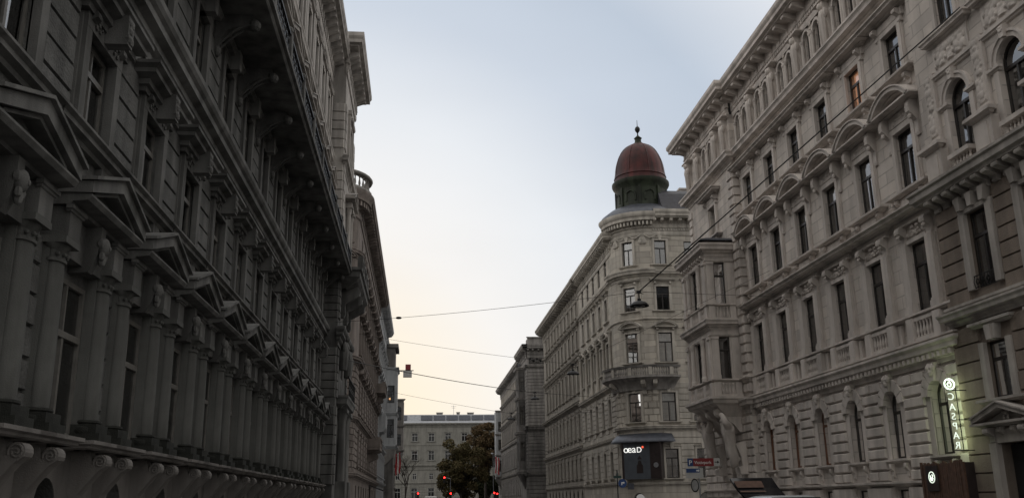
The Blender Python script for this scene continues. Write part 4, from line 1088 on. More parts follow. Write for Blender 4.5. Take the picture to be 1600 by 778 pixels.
# ---------------------------------------------------------------- domed corner building
def domed_corner():
    CX,CY,r=19.23,76.0,3.0
    rt_=root('corner_building','rounded corner building with a red dome on a green drum and a curved balcony','building',(CX,CY,0))
    FS_=Frame(16.23,0,R_(-90)); FW=Frame(0,73.0,0)
    H=23.2
    srows=[(3.3,5.4,1.1,False,'key'),(7.5,9.8,1.1,False,'key'),(12.2,14.6,1.1,False,'seg'),(16.5,18.5,1.1,False,'flat'),(20.3,22.1,1.0,False,None)]
    sb=[-(78.6+2.95*i) for i in range(5)]
    facade(rt_,FS_,-92.6,-76.0,H,srows,sb,'tower','towert',cornices=((6.15,.3,.22),(10.4,.45,.4),(15.7,.14,.15),(19.3,.4,.3),(2.6,.3,.2)),roof=(21.9,1.9,.85),depth=12,rust=((2.95,6.1,.42,None,.03),(6.5,10.3,.42,1.2,.035)),ends=(1,1),do_shell=False)
    # pilasters and atlas-like brackets of the middle storeys
    mb=MB(); mb.lathe([(.2,11.0),(.2,11.4),(.15,11.5),(.13,14.8),(.2,15.1),(.22,15.3)],0,.15,10); mb.box(-.25,.25,-.02,.45,15.3,15.5); mb.box(-.25,.25,-.02,.42,10.86,11.0)
    me=mb.mesh('column',M['towert'],True)
    for i in range(6): part('column',me,rt_,FS_,-(77.1+2.95*i))
    # side facade towards the crossing (faces the camera)
    wrows=[(3.1,5.35,1.05,False,'key'),(7.5,9.8,1.15,False,'key'),(12.3,14.65,1.1,False,'seg'),(16.5,18.5,1.1,False,'flat'),(20.4,22.4,1.0,False,None),(.7,2.0,1.0,True,None)]
    wb=[22.4+2.7*i for i in range(4)]
    facade(rt_,FW,19.23,32.5,24.4,wrows,wb,'tower','towert',cornices=((6.75,.4,.3),(2.5,.3,.2),(19.3,.5,.4),(15.7,.14,.15)),roof=(22.9,2.1,.9),do_shell=False,rust=((2.8,6.7,.5,None,.03),(7.2,10.6,.5,None,.03)),ends=(0,1),extra_ops=[opening(19.85,w,a,b) for a,b,w in ((7.5,9.78,1.15),(12.25,14.65,1.15),(16.5,18.5,1.1),(20.4,22.45,1.0),(3.1,5.35,1.05))])
    # rounded corner
    def xf(u,d,z):
        a=u/r
        return ((r+d)*math.sin(a),-(r+d)*math.cos(a),z)
    A0,A1=R_(-90)*r,0.0
    ang=[R_(-42)*r,R_(10)*r]
    ops=[]
    al=R_(-42)*r
    trow=[(7.5,9.78,1.15),(12.25,14.65,1.15),(16.5,18.5,1.1),(20.4,22.45,1.0)]
    for z0,z1,w in trow: ops.append(opening(al,w,z0,z1))
    ops.append(opening(R_(-42)*r,1.05,.7,2.0,True))
    mb=MB(xf); wall(mb,A0,A1,0,24.6,ops,step=.24,reveal=.3); part('corner_wall',mb.mesh('corner_wall',M['tower'],True),rt_)
    mb=MB(xf); blocks(mb,A0,A1,6.95,10.7,.5,ops,0,.06,.03,L=.6,margin=.2,seed=3,gap=.008); part('rusticated_masonry',mb.mesh('corner_masonry',M['tower']),rt_)
    # windows of the first flat bay beside the corner
    cb=19.85
    for z0,z1,w in trow+[(3.1,5.35,1.05)]:
        hh=z1-z0
        part('window_surround',dressing('window_surround','seg' if z0==12.25 else ('flat' if z0==16.5 else 'key'),w,hh,M['towert']),rt_,FW,cb,0.02,z1)
    # ... the openings are real: wall panel of that bay
    for z0,z1,w in trow+[(3.1,5.35,1.05)]: add_window(rt_,FW,cb,z0,w,z1-z0,d=-.1,styles=(1,3),curt=True)
    for (z0,z1,w) in trow:
        a=al/r
        Fq=Frame(CX+0,CY,a)   # outward normal (sin a, -cos a)
        kind='seg' if z0==12.25 else ('flat' if z0==16.5 else 'key')
        part('window_surround',dressing('window_surround',kind,w,z1-z0,M['towert']),rt_,Fq,0,r-.02,z1)
        add_window(rt_,Fq,0,z0,w,z1-z0,d=r-.16,styles=(1,3,0))
    Fq=Frame(CX,CY,al/r); add_window(rt_,Fq,0,.7,1.05,1.3,d=r-.16,arch=True,styles=(6,))
    def ringpart(name,prof,mat,a0=-92,a1=0,n=30,smooth=True):
        mb=MB(); mb.lathe(prof,0,0,n,R_(a0),R_(a1)); 
        # lathe uses +d; here d points to -y
        return part(name,mb.mesh(name,M[mat],smooth),rt_)
    def rp(z,prof): return [(r+p_,z+h) for p_,h in prof]
    ringpart('belt_cornice',rp(2.5,cornice(.3,.2)),'towert'); ringpart('belt_cornice',rp(6.75,cornice(.4,.3)),'towert')
    ringpart('belt_cornice',rp(15.7,slab(.14,.15)),'towert'); ringpart('belt_cornice',rp(19.2,cornice(.75,.55)),'towert')
    mb=MB(); mb.lathe(rp(22.9,[(0,0),(.06,0),(.1,.15),(.05,.2),(.05,.6),(.2,.66),(.2,.8),(.1,.82),(.1,1.1),(.7,1.2),(.72,1.45),(.8,1.5),(.9,1.7),(.9,1.9),(.6,1.95)]),0,0,30,R_(-92),R_(2)); mb.xf=xf
    for i in range(17): u=A0+(A1-A0)*(i+.5)/17; mb.box(u-.07,u+.07,.05,.6,23.72,24.02)
    for i in range(30): u=A0+(A1-A0)*(i+.5)/30; mb.box(u-.03,u+.03,.0,.1,23.2,23.34)
    part('roof_cornice',mb.mesh('corner_cornice',M['towert'],True),rt_)
    # garlands under the cornice
    for a in (-66,-16):
        mb=MB(xf); u=R_(a)*r; ornament(mb,u,22.4,.3,1.1,.05,3,6); mb.tube([(u-1.1,.05,22.9),(u-.6,.09,22.65),(u-.2,.1,22.9),(u,.1,23),(u+.2,.1,22.9),(u+.6,.09,22.65),(u+1.1,.05,22.9)],.06,6)
        part('garland',mb.mesh('garland',M['towert']),rt_)
    # balcony
    ringpart('balcony',[(r,9.95),(r+.25,10.0),(r+.3,10.3),(r+.55,10.6),(r+.95,10.85),(r+1.0,10.9),(r+1.1,10.92),(r+1.1,11.08),(r-.1,11.1)],'greyst',-100,22)
    ringpart('balcony_rail',[(r+.85,11.78),(r+.85,11.72),(r+1.08,11.72),(r+1.1,11.9),(r+.83,11.92),(r+.85,11.78)],'sooty',-100,22)
    def xb(u,d,z):
        a=u; return ((r+.97+d)*math.sin(a),-(r+.97+d)*math.cos(a),z)
    mb=MB()
    for i in range(44):
        a=R_(-98+i*2.7)
        if i%9==4: continue
        mb.lathe([(q*.95,11.1+.62*h) for q,h in BAL],(r+.97)*math.sin(a),(r+.97)*math.cos(a),7)
    part('balustrade',mb.mesh('balustrade',M['greyst']),rt_)
    for i in (4,13,22,31,40):
        a=R_(-98+i*2.7); mb=MB(lambda u,d,z,a=a:(u*math.cos(a)+d*math.sin(a),u*math.sin(a)-d*math.cos(a),z)); mb.box(-.14,.14,r+.85,r+1.08,11.1,11.72)
        part('balustrade_pier',mb.mesh('balustrade_pier',M['towert']),rt_)
    for a_ in (-75,-24,-9):
        a=R_(a_); mb=MB(lambda u,d,z,a=a:(u*math.cos(a)+d*math.sin(a),u*math.sin(a)-d*math.cos(a),z)); bracket(mb,0,.34,9.6,10.85,.2,.85,r); part('balcony_bracket',mb.mesh('balcony_bracket',M['towert']),rt_)
    # lead canopy, display panel with lettering
    ringpart('canopy',[(r,6.6),(r+.25,6.5),(r+.6,6.15),(r+.75,5.95),(r+.75,5.88),(r,5.86)],'lead',-84,12)
    a=R_(-33); Fp=Frame(CX,CY,a)
    mb=MB(); mb.box(-1.6,.72,r-.5,r+.34,3.05,5.86); part('display_panel',mb.mesh('display_panel',M['boardpanel']),rt_,Fp)
    mb=MB(); mb.box(-1.62,-1.45,r-.5,r+.36,3.05,5.86); part('display_frame',mb.mesh('display_edge',M['boarddark']),rt_,Fp); mb=MB(); mb.box(.722,1.62,r-.5,r+.36,3.05,5.86); part('display_frame',mb.mesh('display_frame',M['boarddark']),rt_,Fp)
    mb=MB(); mb.prism([(-.42,3.5),(.12,3.5),(.12,4.1),(.02,4.2),(-.02,4.42),(-.15,4.5),(-.28,4.42),(-.32,4.2),(-.42,4.1)],r+.342,r+.348); mb.prism([(-.34,4.6),(-.15,4.85),(.04,4.6),(.0,4.56),(-.3,4.56)],r+.342,r+.348); part('display_picture',mb.mesh('display_picture',M['boarddark']),rt_,Fp)
    mb=MB(); mb.lathe([(.001,0),(.2,0),(.2,.02),(.001,.02)],0,0,16); me=mb.mesh('display_clock',M['galv']); o=part('display_clock',me,rt_,Fp,1.2,r+.36,4.1); o.rotation_euler=(R_(90),0,a)
    for ch,sz,x in (('o',.80,-1.46),('e',.80,-1.12),('a',.80,-.74),('D',.60,-.36)): text_part('lettering',ch,sz,M['signlit'],rt_,Fp,x,r+.36,5.1)
    mb=MB(); mb.lathe([(.001,0),(.085,0),(.085,.03),(.001,.03)],0,0,14); o=part('lettering_dot',mb.mesh('lettering_dot',M['reddot']),rt_,Fp,.16,r+.36,5.5); o.rotation_euler=(R_(90),0,a)
    # roof: lead skirt, drum, dome, lantern
    n=48
    def full(name,prof,mat,smooth=True,dz=-.37): mb=MB(); mb.lathe(prof,0,0,n); return part(name,mb.mesh(name,M[mat],smooth),rt_,None,0,0,dz)
    full('lead_skirt',[(r+.82,24.8),(r+.6,25.15),(2.9,25.7),(2.3,25.95),(2.2,26.0)],'lead',dz=0)
    full('drum',[(2.22,25.9),(2.24,26.3),(2.2,26.4),(2.16,27.9),(2.2,28.1),(2.42,28.4),(2.52,28.6),(2.52,28.8),(2.3,28.86)],'domegrn')
    mb=MB(lambda u,d,z:(d*math.sin(u),-d*math.cos(u),z))
    for k in range(8):
        a=R_(-38+k*45); 
        mb.tube([(a-.2,2.21,26.75),(a-.2,2.21,27.3),(a-.14,2.23,27.55),(a,2.24,27.68),(a+.14,2.23,27.55),(a+.2,2.21,27.3),(a+.2,2.21,26.75)],.05,5)
        mb.box(a+.33,a+.42,2.15,2.3,26.3,28.1)
    part('drum_relief',mb.mesh('drum_relief',M['domegrn']),rt_,None,0,0,-.37)
    prof=[(2.36,28.8),(2.3,28.95),(2.26,29.25),(2.32,29.3),(2.28,29.4)]
    for i in range(1,15):
        t=i/14*R_(84); prof.append((2.22*math.cos(t)**.9,29.45+3.2*math.sin(t)))
    full('dome',prof,'domered')
    mb=MB(lambda u,d,z:(d*math.sin(u),-d*math.cos(u),z))
    for k in range(8):
        a=R_(k*45+7); pts=[]
        for i in range(0,13):
            t=i/14*R_(84); pts.append((a,2.24*math.cos(t)**.9+.01,29.45+3.2*math.sin(t)))
        mb.tube(pts,.02,4)
    part('dome_rib',mb.mesh('dome_rib',M['domered']),rt_,None,0,0,-.37)
    full('lantern',[(.5,32.5),(.42,32.7),(.3,32.8),(.28,33.1),(.36,33.2),(.2,33.35),(.06,33.5),(.05,33.8)],'domegrn')
    full('finial',[(.05,33.7),(.12,33.8),(.22,33.95),(.24,34.1),(.17,34.28),(.05,34.36),(.03,34.45),(.02,34.95),(.001,35.0)],'iron')
    # dark slate mansard and the pale attic block behind the dome
    mb=MB(); mb.prof_u([(.4,24.95),(-.2,25.9),(-.8,26.9),(-1.8,27.5),(-9,27.7),(-9,24.95)],20.2,32.2); part('mansard_roof',mb.mesh('mansard_roof',M['slate']),rt_,FW)
    mb=MB(); mb.prof_u([(-2,23.4),(-3.2,26.4),(-9,26.4),(-9,23.4)],-92.5,-78); part('mansard_roof',mb.mesh('mansard_roof',M['slate']),rt_,FS_)
    mb=MB(); mb.prism([(-3.0,0),(5,0),(5,2.1),(-.9,2.1)],-3,0,True); mb.box(-1.0,5.1,-3.1,.1,2.1,2.25); part('attic_block',mb.mesh('attic_block',M['creamt']),rt_,FW,24.6,-6,27.0)
    mb=MB(); mb.box(19.23,32.5,-19.6,-.9,0,24.3,False); part('inner_wall',mb.mesh('inner_wall',M['tower']),rt_,FW)
    mb=MB(); mb.lathe([(2.66,0),(2.66,24.75),(.01,24.8)],0,0,28); part('inner_wall',mb.mesh('corner_core',M['tower'],True),rt_)
    mb=MB(); mb.box(16.9,19.3,-19.5,-4,0,23,False); part('inner_wall',mb.mesh('inner_wall',M['tower']),rt_,FW)
    return rt_
def text_mesh(txt,size,mat,extr=.02):
    cu=bpy.data.curves.new('letters','FONT'); cu.body=txt; cu.size=size; cu.extrude=extr; cu.offset=(-.012 if mat.name.startswith('lit_green') else -.002)*size
    o=bpy.data.objects.new('letters',cu); COL.objects.link(o)
    dg=bpy.context.evaluated_depsgraph_get(); dg.update()
    me=bpy.data.meshes.new_from_object(o.evaluated_get(dg)); me.materials.clear(); me.materials.append(mat)
    bpy.data.objects.remove(o); bpy.data.curves.remove(cu)
    # stand upright: text y -> z
    for v in me.vertices: v.co=Vector((v.co.x,-v.co.z,v.co.y))
    return me
def text_part(name,txt,size,mat,rt_,fr,u,d,z,shift=0,extr=.02):
    return part(name,text_mesh(txt,size,mat,extr),rt_,fr,u,d+extr,z)
domed_corner()

# ---------------------------------------------------------------- weathered building beyond the domed corner (right)
def beige_block():
    rt_=root('apartment_building','weathered beige building with narrow windows and heavy eave, left of the domed corner','building',(16,107,0))
    F=Frame(16.25,0,R_(-90))
    b=[-(94.3+2.62*i) for i in range(10)]
    rows=[(.8,2.5,1.1,True,None),(3.7,5.6,1.0,False,'key'),(7.6,10.0,1.0,False,'key'),(12.2,14.9,1.05,False,'flat'),(16.6,18.6,1.0,False,'flat'),(20.0,21.6,.95,False,'key')]
    facade(rt_,F,-121.0,-92.65,22.9,rows,b,'beige2','beige2',cornices=((2.7,.3,.2),(6.3,.5,.35),(6.0,.16,.12),(10.7,.5,.5),(15.7,.4,.25),(19.2,.3,.3)),roof=(21.7,1.85,1.0),rust=((2.95,6.0,.42,None,.04),(6.8,10.6,.44,1.0,.04)),depth=13,curt=False,ends=(1,1),rsp=1.3)
    mb=MB(); mb.prof_u([(.6,23.6),(-5,26),(-12,26),(-12,23.6)],-120.8,-92.8); part('roof',mb.mesh('roof',M['slate']),rt_,F)
    # garland frieze between the storeys
    mb=MB(); mb.relief(-120.8,-92.9,15.0,15.65,.03,.14,220,8,3,False,190); part('relief_frieze',mb.mesh('relief_frieze',M['beige2']),rt_,F)
beige_block()

# ---------------------------------------------------------------- corner block across the second side street (right)
def turret_block():
    rt_=root('corner_building','grey corner building with a banded sooty turret and a roof balustrade','building',(16,150,0))
    FT=Frame(0,129.0,0); xt=14.9
    rowsS=[(2.6,5.0,1.1,False,'key'),(7.0,9.6,1.1,False,'key'),(12,14.6,1.1,False,'flat'),(16.6,18.6,1.0,False,'flat'),(20,21.4,.9,False,None)]
    # turret: face towards the camera and street side
    mb=MB(); wall(mb,xt,32,0,22.6,[opening(u,1.0,a,b) for u in (22.5,25.6,28.7) for a,b in ((7,9.6),(12,14.6),(16.6,18.6))]); part('wall',mb.mesh('wall',M['greyst']),rt_,FT)
    for u in (22.5,25.6,28.7):
        for a,b in ((7,9.6),(12,14.6),(16.6,18.6)): add_window(rt_,FT,u,a,1.0,b-a,curt=False)
    for za,zb,h,mt in ((.4,4.6,.55,'sooty'),(5.3,10.6,.5,'sooty'),(11.6,19.4,.45,'greyst')):
        mb=MB(); blocks(mb,xt,22,za,zb,h,[],0,.08,.05,seed=2); part('banded_masonry',mb.mesh('banded_masonry',M[mt]),rt_,FT)
    for z,h,p_ in ((4.7,.5,.35),(10.7,.8,.4),(19.5,.5,.35)):
        mb=MB(); mb.hood(xt,32,z,cornice(h,p_),0); part('belt_cornice',mb.mesh('belt_cornice',M['sooty'] if z<12 else M['greyst']),rt_,FT)
    mb=MB(); roofline(mb,xt,32,21.0,1.9,.75,.8,.22); part('roof_cornice',mb.mesh('roof_cornice',M['greyst']),rt_,FT)
    mb=MB(); 
    for i in range(3): mb.relief(xt+.3,xt+2.6,20.2,21.0,.03,.12,20,8,3,True,10)
    part('relief_frieze',mb.mesh('relief_frieze',M['greyst']),rt_,FT)
    F2=Frame(xt,0,R_(-90))
    trow=[(7,9.6),(12,14.6),(16.6,18.6)]
    mb=MB(); wall(mb,-139,-129,0,22.6,[opening(-u,1.2,a,b) for u in (136.8,) for a,b in trow]); 
    mb.quad((-139,0,0),(-139,-2,0),(-139,-2,22.6),(-139,0,22.6)); mb.quad((-139,0,22.6),(-129,0,22.6),(-129,-17,22.6),(-139,-17,22.6))
    part('wall',mb.mesh('turret_wall',M['greyst']),rt_,F2)
    for za,zb,h,mt in ((.4,4.6,.55,'sooty'),(5.3,10.6,.5,'sooty'),(11.6,19.4,.45,'greyst')):
        mb=MB(); blocks(mb,-131.5,-129,za,zb,h,[],0,.08,.05,seed=2); part('banded_masonry',mb.mesh('banded_masonry',M[mt]),rt_,F2)
    for z,h,p_ in ((4.7,.5,.35),(10.7,.8,.4),(19.5,.5,.35)):
        mb=MB(); mb.hood(-139,-129,z,cornice(h,p_),0); part('belt_cornice',mb.mesh('belt_cornice',M['sooty'] if z<12 else M['greyst']),rt_,F2)
    mb=MB(); roofline(mb,-139,-129,21.0,1.9,.75,.8,.22); part('roof_cornice',mb.mesh('roof_cornice',M['greyst']),rt_,F2)
    # parapet with corner piers and balustrade
    mb=MB()
    mb.box(xt+.2,xt+2.6,-2.6,-.1,22.7,23.9); mb.hood(xt+.2,xt+2.6,23.8,slab(.25,.2),-.1); 
    part('parapet',mb.mesh('parapet',M['greyst']),rt_,FT)
    mb=MB(); balusters(mb,xt+2.8,xt+6.4,22.8,23.7,-.3,.3,1.3); mb.box(xt+2.6,xt+6.6,-.5,-.1,23.7,23.9); mb.box(xt+2.6,xt+6.6,-.5,-.1,22.65,22.8); part('roof_balustrade',mb.mesh('roof_balustrade',M['greyst']),rt_,FT)
    mb=MB(); mb.box(xt+6.6,xt+7.6,-1.2,-.05,22.65,24.1); part('parapet',mb.mesh('parapet_pier',M['greyst']),rt_,FT)
    # narrow oriel on the street side
    oy0,oy1,dO=131.6,134.8,1.0
    mb=MB(); wall(mb,-oy1,-oy0,5.6,19.6,[opening(-(oy0+oy1)/2,1.1,a,b) for a,b in trow],d=dO,reveal=.3)
    for q in (-oy0,-oy1): mb.quad((q,0,5.6),(q,dO,5.6),(q,dO,19.6),(q,0,19.6))
    part('oriel_wall',mb.mesh('oriel_wall',M['sooty']),rt_,F2)
    for a,b in trow: add_window(rt_,F2,-(oy0+oy1)/2,a,1.1,b-a,d=dO-.1,curt=False)
    Fo=Frame(xt-dO,oy0,0)
    for a,b in trow:
        o=part('window',window_meshes(.6,b-a,style=6)[0],rt_,Fo,.5,.06,a); sub('pane',window_meshes(.6,b-a,style=6)[1],o)
    for z,h,p_ in ((5.2,.5,.15),(10.4,.6,.3),(15.2,.5,.3),(19.4,.6,.35)):
        rows=[]; mb=MB()
        for pp,hh in cornice(h,p_): rows.append([(-oy1-pp,-.02,z+hh),(-oy1-pp,dO+pp,z+hh),(-oy0+pp,dO+pp,z+hh),(-oy0+pp,-.02,z+hh)])
        mb.grid(rows); part('oriel_cornice',mb.mesh('oriel_cornice',M['greyst']),rt_,F2)
    mb=MB()
    rows=[[(-oy1+q,-.02,z),(-oy1+q,d,z),(-oy0-q,d,z),(-oy0-q,-.02,z)] for q,d,z in ((0,dO,5.3),(.3,.8,4.8),(.8,.4,4.0),(1.2,.1,3.2))]
    mb.grid(rows); part('oriel_corbel',mb.mesh('oriel_corbel',M['sooty']),rt_,F2)
    mb=MB(); mb.hood(-oy1,-oy0,20.0,[(0,0),(-.2,.3),(-.6,.6)],dO); mb.quad((-oy1,0,20),(-oy1,dO,20),(-oy0,dO,20),(-oy0,0,20)); part('oriel_roof',mb.mesh('oriel_roof',M['lead']),rt_,F2)
    # long street facade
    F3=Frame(16.3,0,R_(-90))
    b=[-(141.5+2.9*i) for i in range(16)]
    facade(rt_,F3,-188.5,-139.0,22.8,rowsS,b,'beige2','greyst',cornices=((5.6,.5,.3),(10.8,.6,.4),(15.4,.4,.3),(19.4,.4,.3)),roof=(21.5,1.9,1.0),rust=((.5,5.5,.5,None,.04),(6.3,10.7,.5,None,.04)),curt=False,rsp=1.6,depth=14,ends=(1,0))
    mb=MB(); mb.prof_u([(.5,23.4),(-5,25.6),(-13,25.6),(-13,23.4)],-188,-139); part('roof',mb.mesh('roof',M['slate']),rt_,F3)
turret_block()

def far_oriel_house():
    rt_=root('house','narrow pale house with a projecting oriel at the far end of the right side','building',(17.5,199,0))
    F=Frame(17.4,0,R_(-90)); rows=[(3,5,1.1,False,None),(7.2,9.4,1.1,False,'key'),(11.6,13.8,1.1,False,'key'),(15.6,17.2,1.0,False,'key')]
    facade(rt_,F,-209,-189.0,18.8,rows,[-(192+3.2*i) for i in range(5)],'greyst','greyst',cornices=((6,.4,.3),(14.6,.3,.2)),roof=(17.8,1.4,.7),curt=False,depth=12,rsp=1.5)
    F0=Frame(0,192.5,0); x0=15.6
    mb=MB(); wall(mb,x0,17.4,6,19.6,[opening(16.5,.9,a,b) for a,b in ((7.4,9.6),(11.6,13.8),(15.4,17.4))],reveal=.3); mb.quad((x0,0,19.6),(17.4,0,19.6),(17.4,-4,19.6),(x0,-4,19.6)); mb.quad((x0,0,6),(x0,0,19.6),(x0,-4,19.6),(x0,-4,6)); mb.quad((x0,0,6),(17.4,0,6),(17.4,-4,6),(x0,-4,6)); mb.quad((x0,-4,6),(x0,-4,19.6),(17.4,-4,19.6),(17.4,-4,6)); part('oriel_wall',mb.mesh('oriel_wall',M['bluegrey']),rt_,F0)
    for a,b in ((7.4,9.6),(11.6,13.8),(15.4,17.4)): add_window(rt_,F0,16.5,a,.9,b-a,curt=False)
    for z in (6.0,10.3,14.5,19.3):
        mb=MB(); mb.hood(x0,17.3,z,cornice(.4,.25)); part('oriel_cornice',mb.mesh('oriel_cornice',M['greyst']),rt_,F0)
    mb=MB(); mb.prism([(x0,6),(17.38,6),(17.38,3.2)],-4,-.02,True); part('oriel_corbel',mb.mesh('oriel_corbel',M['greyst']),rt_,F0)
far_oriel_house()

# ================================================================= LEFT, beyond the palace
def round_corner_left():
    X=-4.15; r=3.0; cy=60.0; CX,CY=X-r,cy
    rt_=root('corner_building','brownish building with a balustraded round corner and projecting balconies, behind the dark palace','building',(X,70,0)); rt_.scale=(1,1,.885)
    F=Frame(X,0,R_(90))
    b=[63+2.95*i for i in range(10)]
    rows=[(.4,3.0,1.3,False,None),(4.4,6.6,1.15,True,'key'),(8.2,10.6,1.15,True,'seg'),(12.6,15.0,1.15,False,'tri'),(16.6,18.6,1.1,False,'seg'),(20.2,21.8,1.0,True,None)]
    facade(rt_,F,cy,92.0,23.2,rows,b,'reddish','reddish',cornices=((3.4,.4,.3),(7.3,.4,.3),(11.4,.5,.4),(15.7,.4,.3),(19.2,.5,.4)),roof=(22.2,1.9,.9),rust=((3.7,7.2,.45,1.1,.05),(7.8,11.3,.45,1.1,.05)),curt=False,do_shell=False,ends=(0,1))
    mb=MB(); mb.box(cy,92,-13,-.6,0,23.4); part('inner_wall',mb.mesh('inner_wall',M['reddish']),rt_,F)
    mb=MB(); mb.prof_u([(.5,23.9),(-5,26),(-13,26),(-13,23.9)],cy+1,91.8); part('roof',mb.mesh('roof',M['slate']),rt_,F)
    # rounded corner: angle 0 faces the camera, +90 faces the street
    off=Vector((CX,CY,0))-rt_.location
    xf=lambda u,d,z:(off.x+(r+d)*math.sin(u/r),off.y-(r+d)*math.cos(u/r),z)
    A0,A1=0,R_(90)*r; a=R_(42)
    lv=[(.4,3.0,1.3,False),(4.4,6.6,1.15,True),(8.2,10.6,1.15,True),(12.6,15.0,1.15,False),(16.6,18.6,1.15,False),(20.2,21.8,1.0,True)]
    mb=MB(xf); wall(mb,A0,A1,0,24.2,[opening(a*r,w,z0,z1,ar) for z0,z1,w,ar in lv],step=.3,reveal=.3); part('corner_wall',mb.mesh('corner_wall',M['reddish'],True),rt_)
    mb=MB(xf); blocks(mb,A0,A1,3.7,11.3,.45,[opening(a*r,w,z0,z1,ar) for z0,z1,w,ar in lv],0,.07,.04,L=.6,margin=.2,seed=4); part('rusticated_masonry',mb.mesh('corner_masonry',M['reddish']),rt_)
    Fq=Frame(CX,CY,a)
    for z0,z1,w,ar in lv: add_window(rt_,Fq,0,z0,w,z1-z0,d=r-.16,arch=ar,curt=False); part('window_surround',dressing('window_surround','seg' if z0 in(12.6,16.6) else 'key',w,z1-z0,M['reddish']),rt_,Fq,0,r-.03,z1)
    for z,h,p_ in ((3.4,.4,.3),(7.3,.4,.3),(11.4,.5,.4),(15.7,.4,.3),(19.2,.5,.4)):
        mb=MB(); mb.lathe([(r+q,z+hh) for q,hh in cornice(h,p_)],off.x,-off.y,16,R_(-4),R_(94)); part('belt_cornice',mb.mesh('corner_belt',M['reddish'],True),rt_)
    mb=MB(); mb.lathe([(r,22.2),(r+.1,22.3),(r+.05,22.9),(r+.25,23),(r+.2,23.3),(r+.7,23.4),(r+.75,23.7),(r+.9,23.9),(r+.9,24.1),(r-.3,24.2)],off.x,-off.y,20,R_(-6),R_(96)); mb.xf=xf
    for i in range(14): u=A0+(A1-A0)*(i+.5)/14; mb.box(u-.09,u+.09,.05,.6,23.0,23.38)
    part('roof_cornice',mb.mesh('corner_cornice',M['reddish'],True),rt_)
    mb=MB()
    for i in range(40):
        t=R_(i*9); mb.lathe([(q*1.2,24.25+.95*h) for q,h in BAL],off.x+.9+2.6*math.sin(t),-off.y+2.6*math.cos(t)+.6,6)
    mb.lathe([(2.4,25.2),(2.85,25.2),(2.9,25.3),(2.85,25.4),(2.4,25.4),(2.4,25.2)],off.x+.9,-off.y+.6,30); mb.lathe([(2.85,24.1),(2.85,24.27),(2.3,24.27)],off.x+.9,-off.y+.6,30)
    part('roof_balustrade',mb.mesh('roof_balustrade',M['greyst'],True),rt_)
    # flank towards the side street
    Fs=Frame(CX-9,CY-r,0)
    facade(rt_,Fs,0,9,23.6,rows,[2.0,5.0,7.6],'reddish','reddish',cornices=((11.4,.5,.4),(19.2,.5,.4)),roof=(22.2,1.9,.9),curt=False,do_shell=False,ends=(1,0))
    # two stone balconies on consoles
    for y,z,w in ((84,11.9,2.0),(76,5.9,2.2)):
        mb=MB(); mb.hood(y-w/2,y+w/2,z,[(.2,0),(.5,.1),(.95,.3),(1.05,.36),(1.05,.55),(-.02,.56)]); 
        for s_ in (-.7,.7): bracket(mb,y+s_,.35,z-1.2,z+.15,.15,.85)
        part('stone_balcony',mb.mesh('stone_balcony',M['reddish']),rt_,F)
        mb=MB(); balusters(mb,y-w/2-.8,y+w/2+.8,z+.58,z+1.3,.95,.25,1.1); mb.box(y-w/2-1,y+w/2+1,.82,1.08,z+1.3,z+1.44); mb.box(y-w/2-1,y-w/2-.75,-.02,1.07,z+.57,z+1.3); mb.box(y+w/2+.75,y+w/2+1,-.02,1.07,z+.57,z+1.3); part('balcony_balustrade',mb.mesh('balcony_balustrade',M['reddish']),rt_,F)
    # awning over a ground-floor shop
    mb=MB(); mb.prof_u([(0,3.4),(1.2,2.9),(1.22,2.75),(0,3.3)],79,82); part('awning',mb.mesh('awning',M['black']),rt_,F)
round_corner_left()

def pale_left():
    rt_=root('apartment_building','pale blue-grey plastered building on the left, past the brownish round corner','building',(-4.3,105,0)); rt_.scale=(1,1,.93)
    F=Frame(-4.35,0,R_(90)); b=[93.8+3*i for i in range(8)]
    rows=[(.5,3.0,1.3,False,None),(4.6,6.8,1.1,False,'key'),(8.6,11.0,1.1,False,'tri'),(12.8,15.2,1.1,False,'tri'),(17,19,1.1,False,'flat'),(20.6,22,1.0,False,None)]
    facade(rt_,F,92.02,116.5,23.4,rows,b,'bluegrey','bluegrey',cornices=((3.6,.4,.3),(7.6,.4,.3),(11.9,.4,.3),(16.1,.4,.3),(19.8,.3,.3)),roof=(22.4,1.8,.9),curt=False,rsp=1.2)
    mb=MB(); mb.prof_u([(.5,24),(-5,26),(-11,26),(-11,24)],92.3,116.3); part('roof',mb.mesh('roof',M['slate']),rt_,F)
    mb=MB(); mb.prof_u([(0,9.4),(.5,9.5),(.7,9.9),(.75,11.3),(.6,11.5),(0,11.6)],100,104); part('oriel_wall',mb.mesh('oriel',M['bluegrey']),rt_,F)
pale_left()

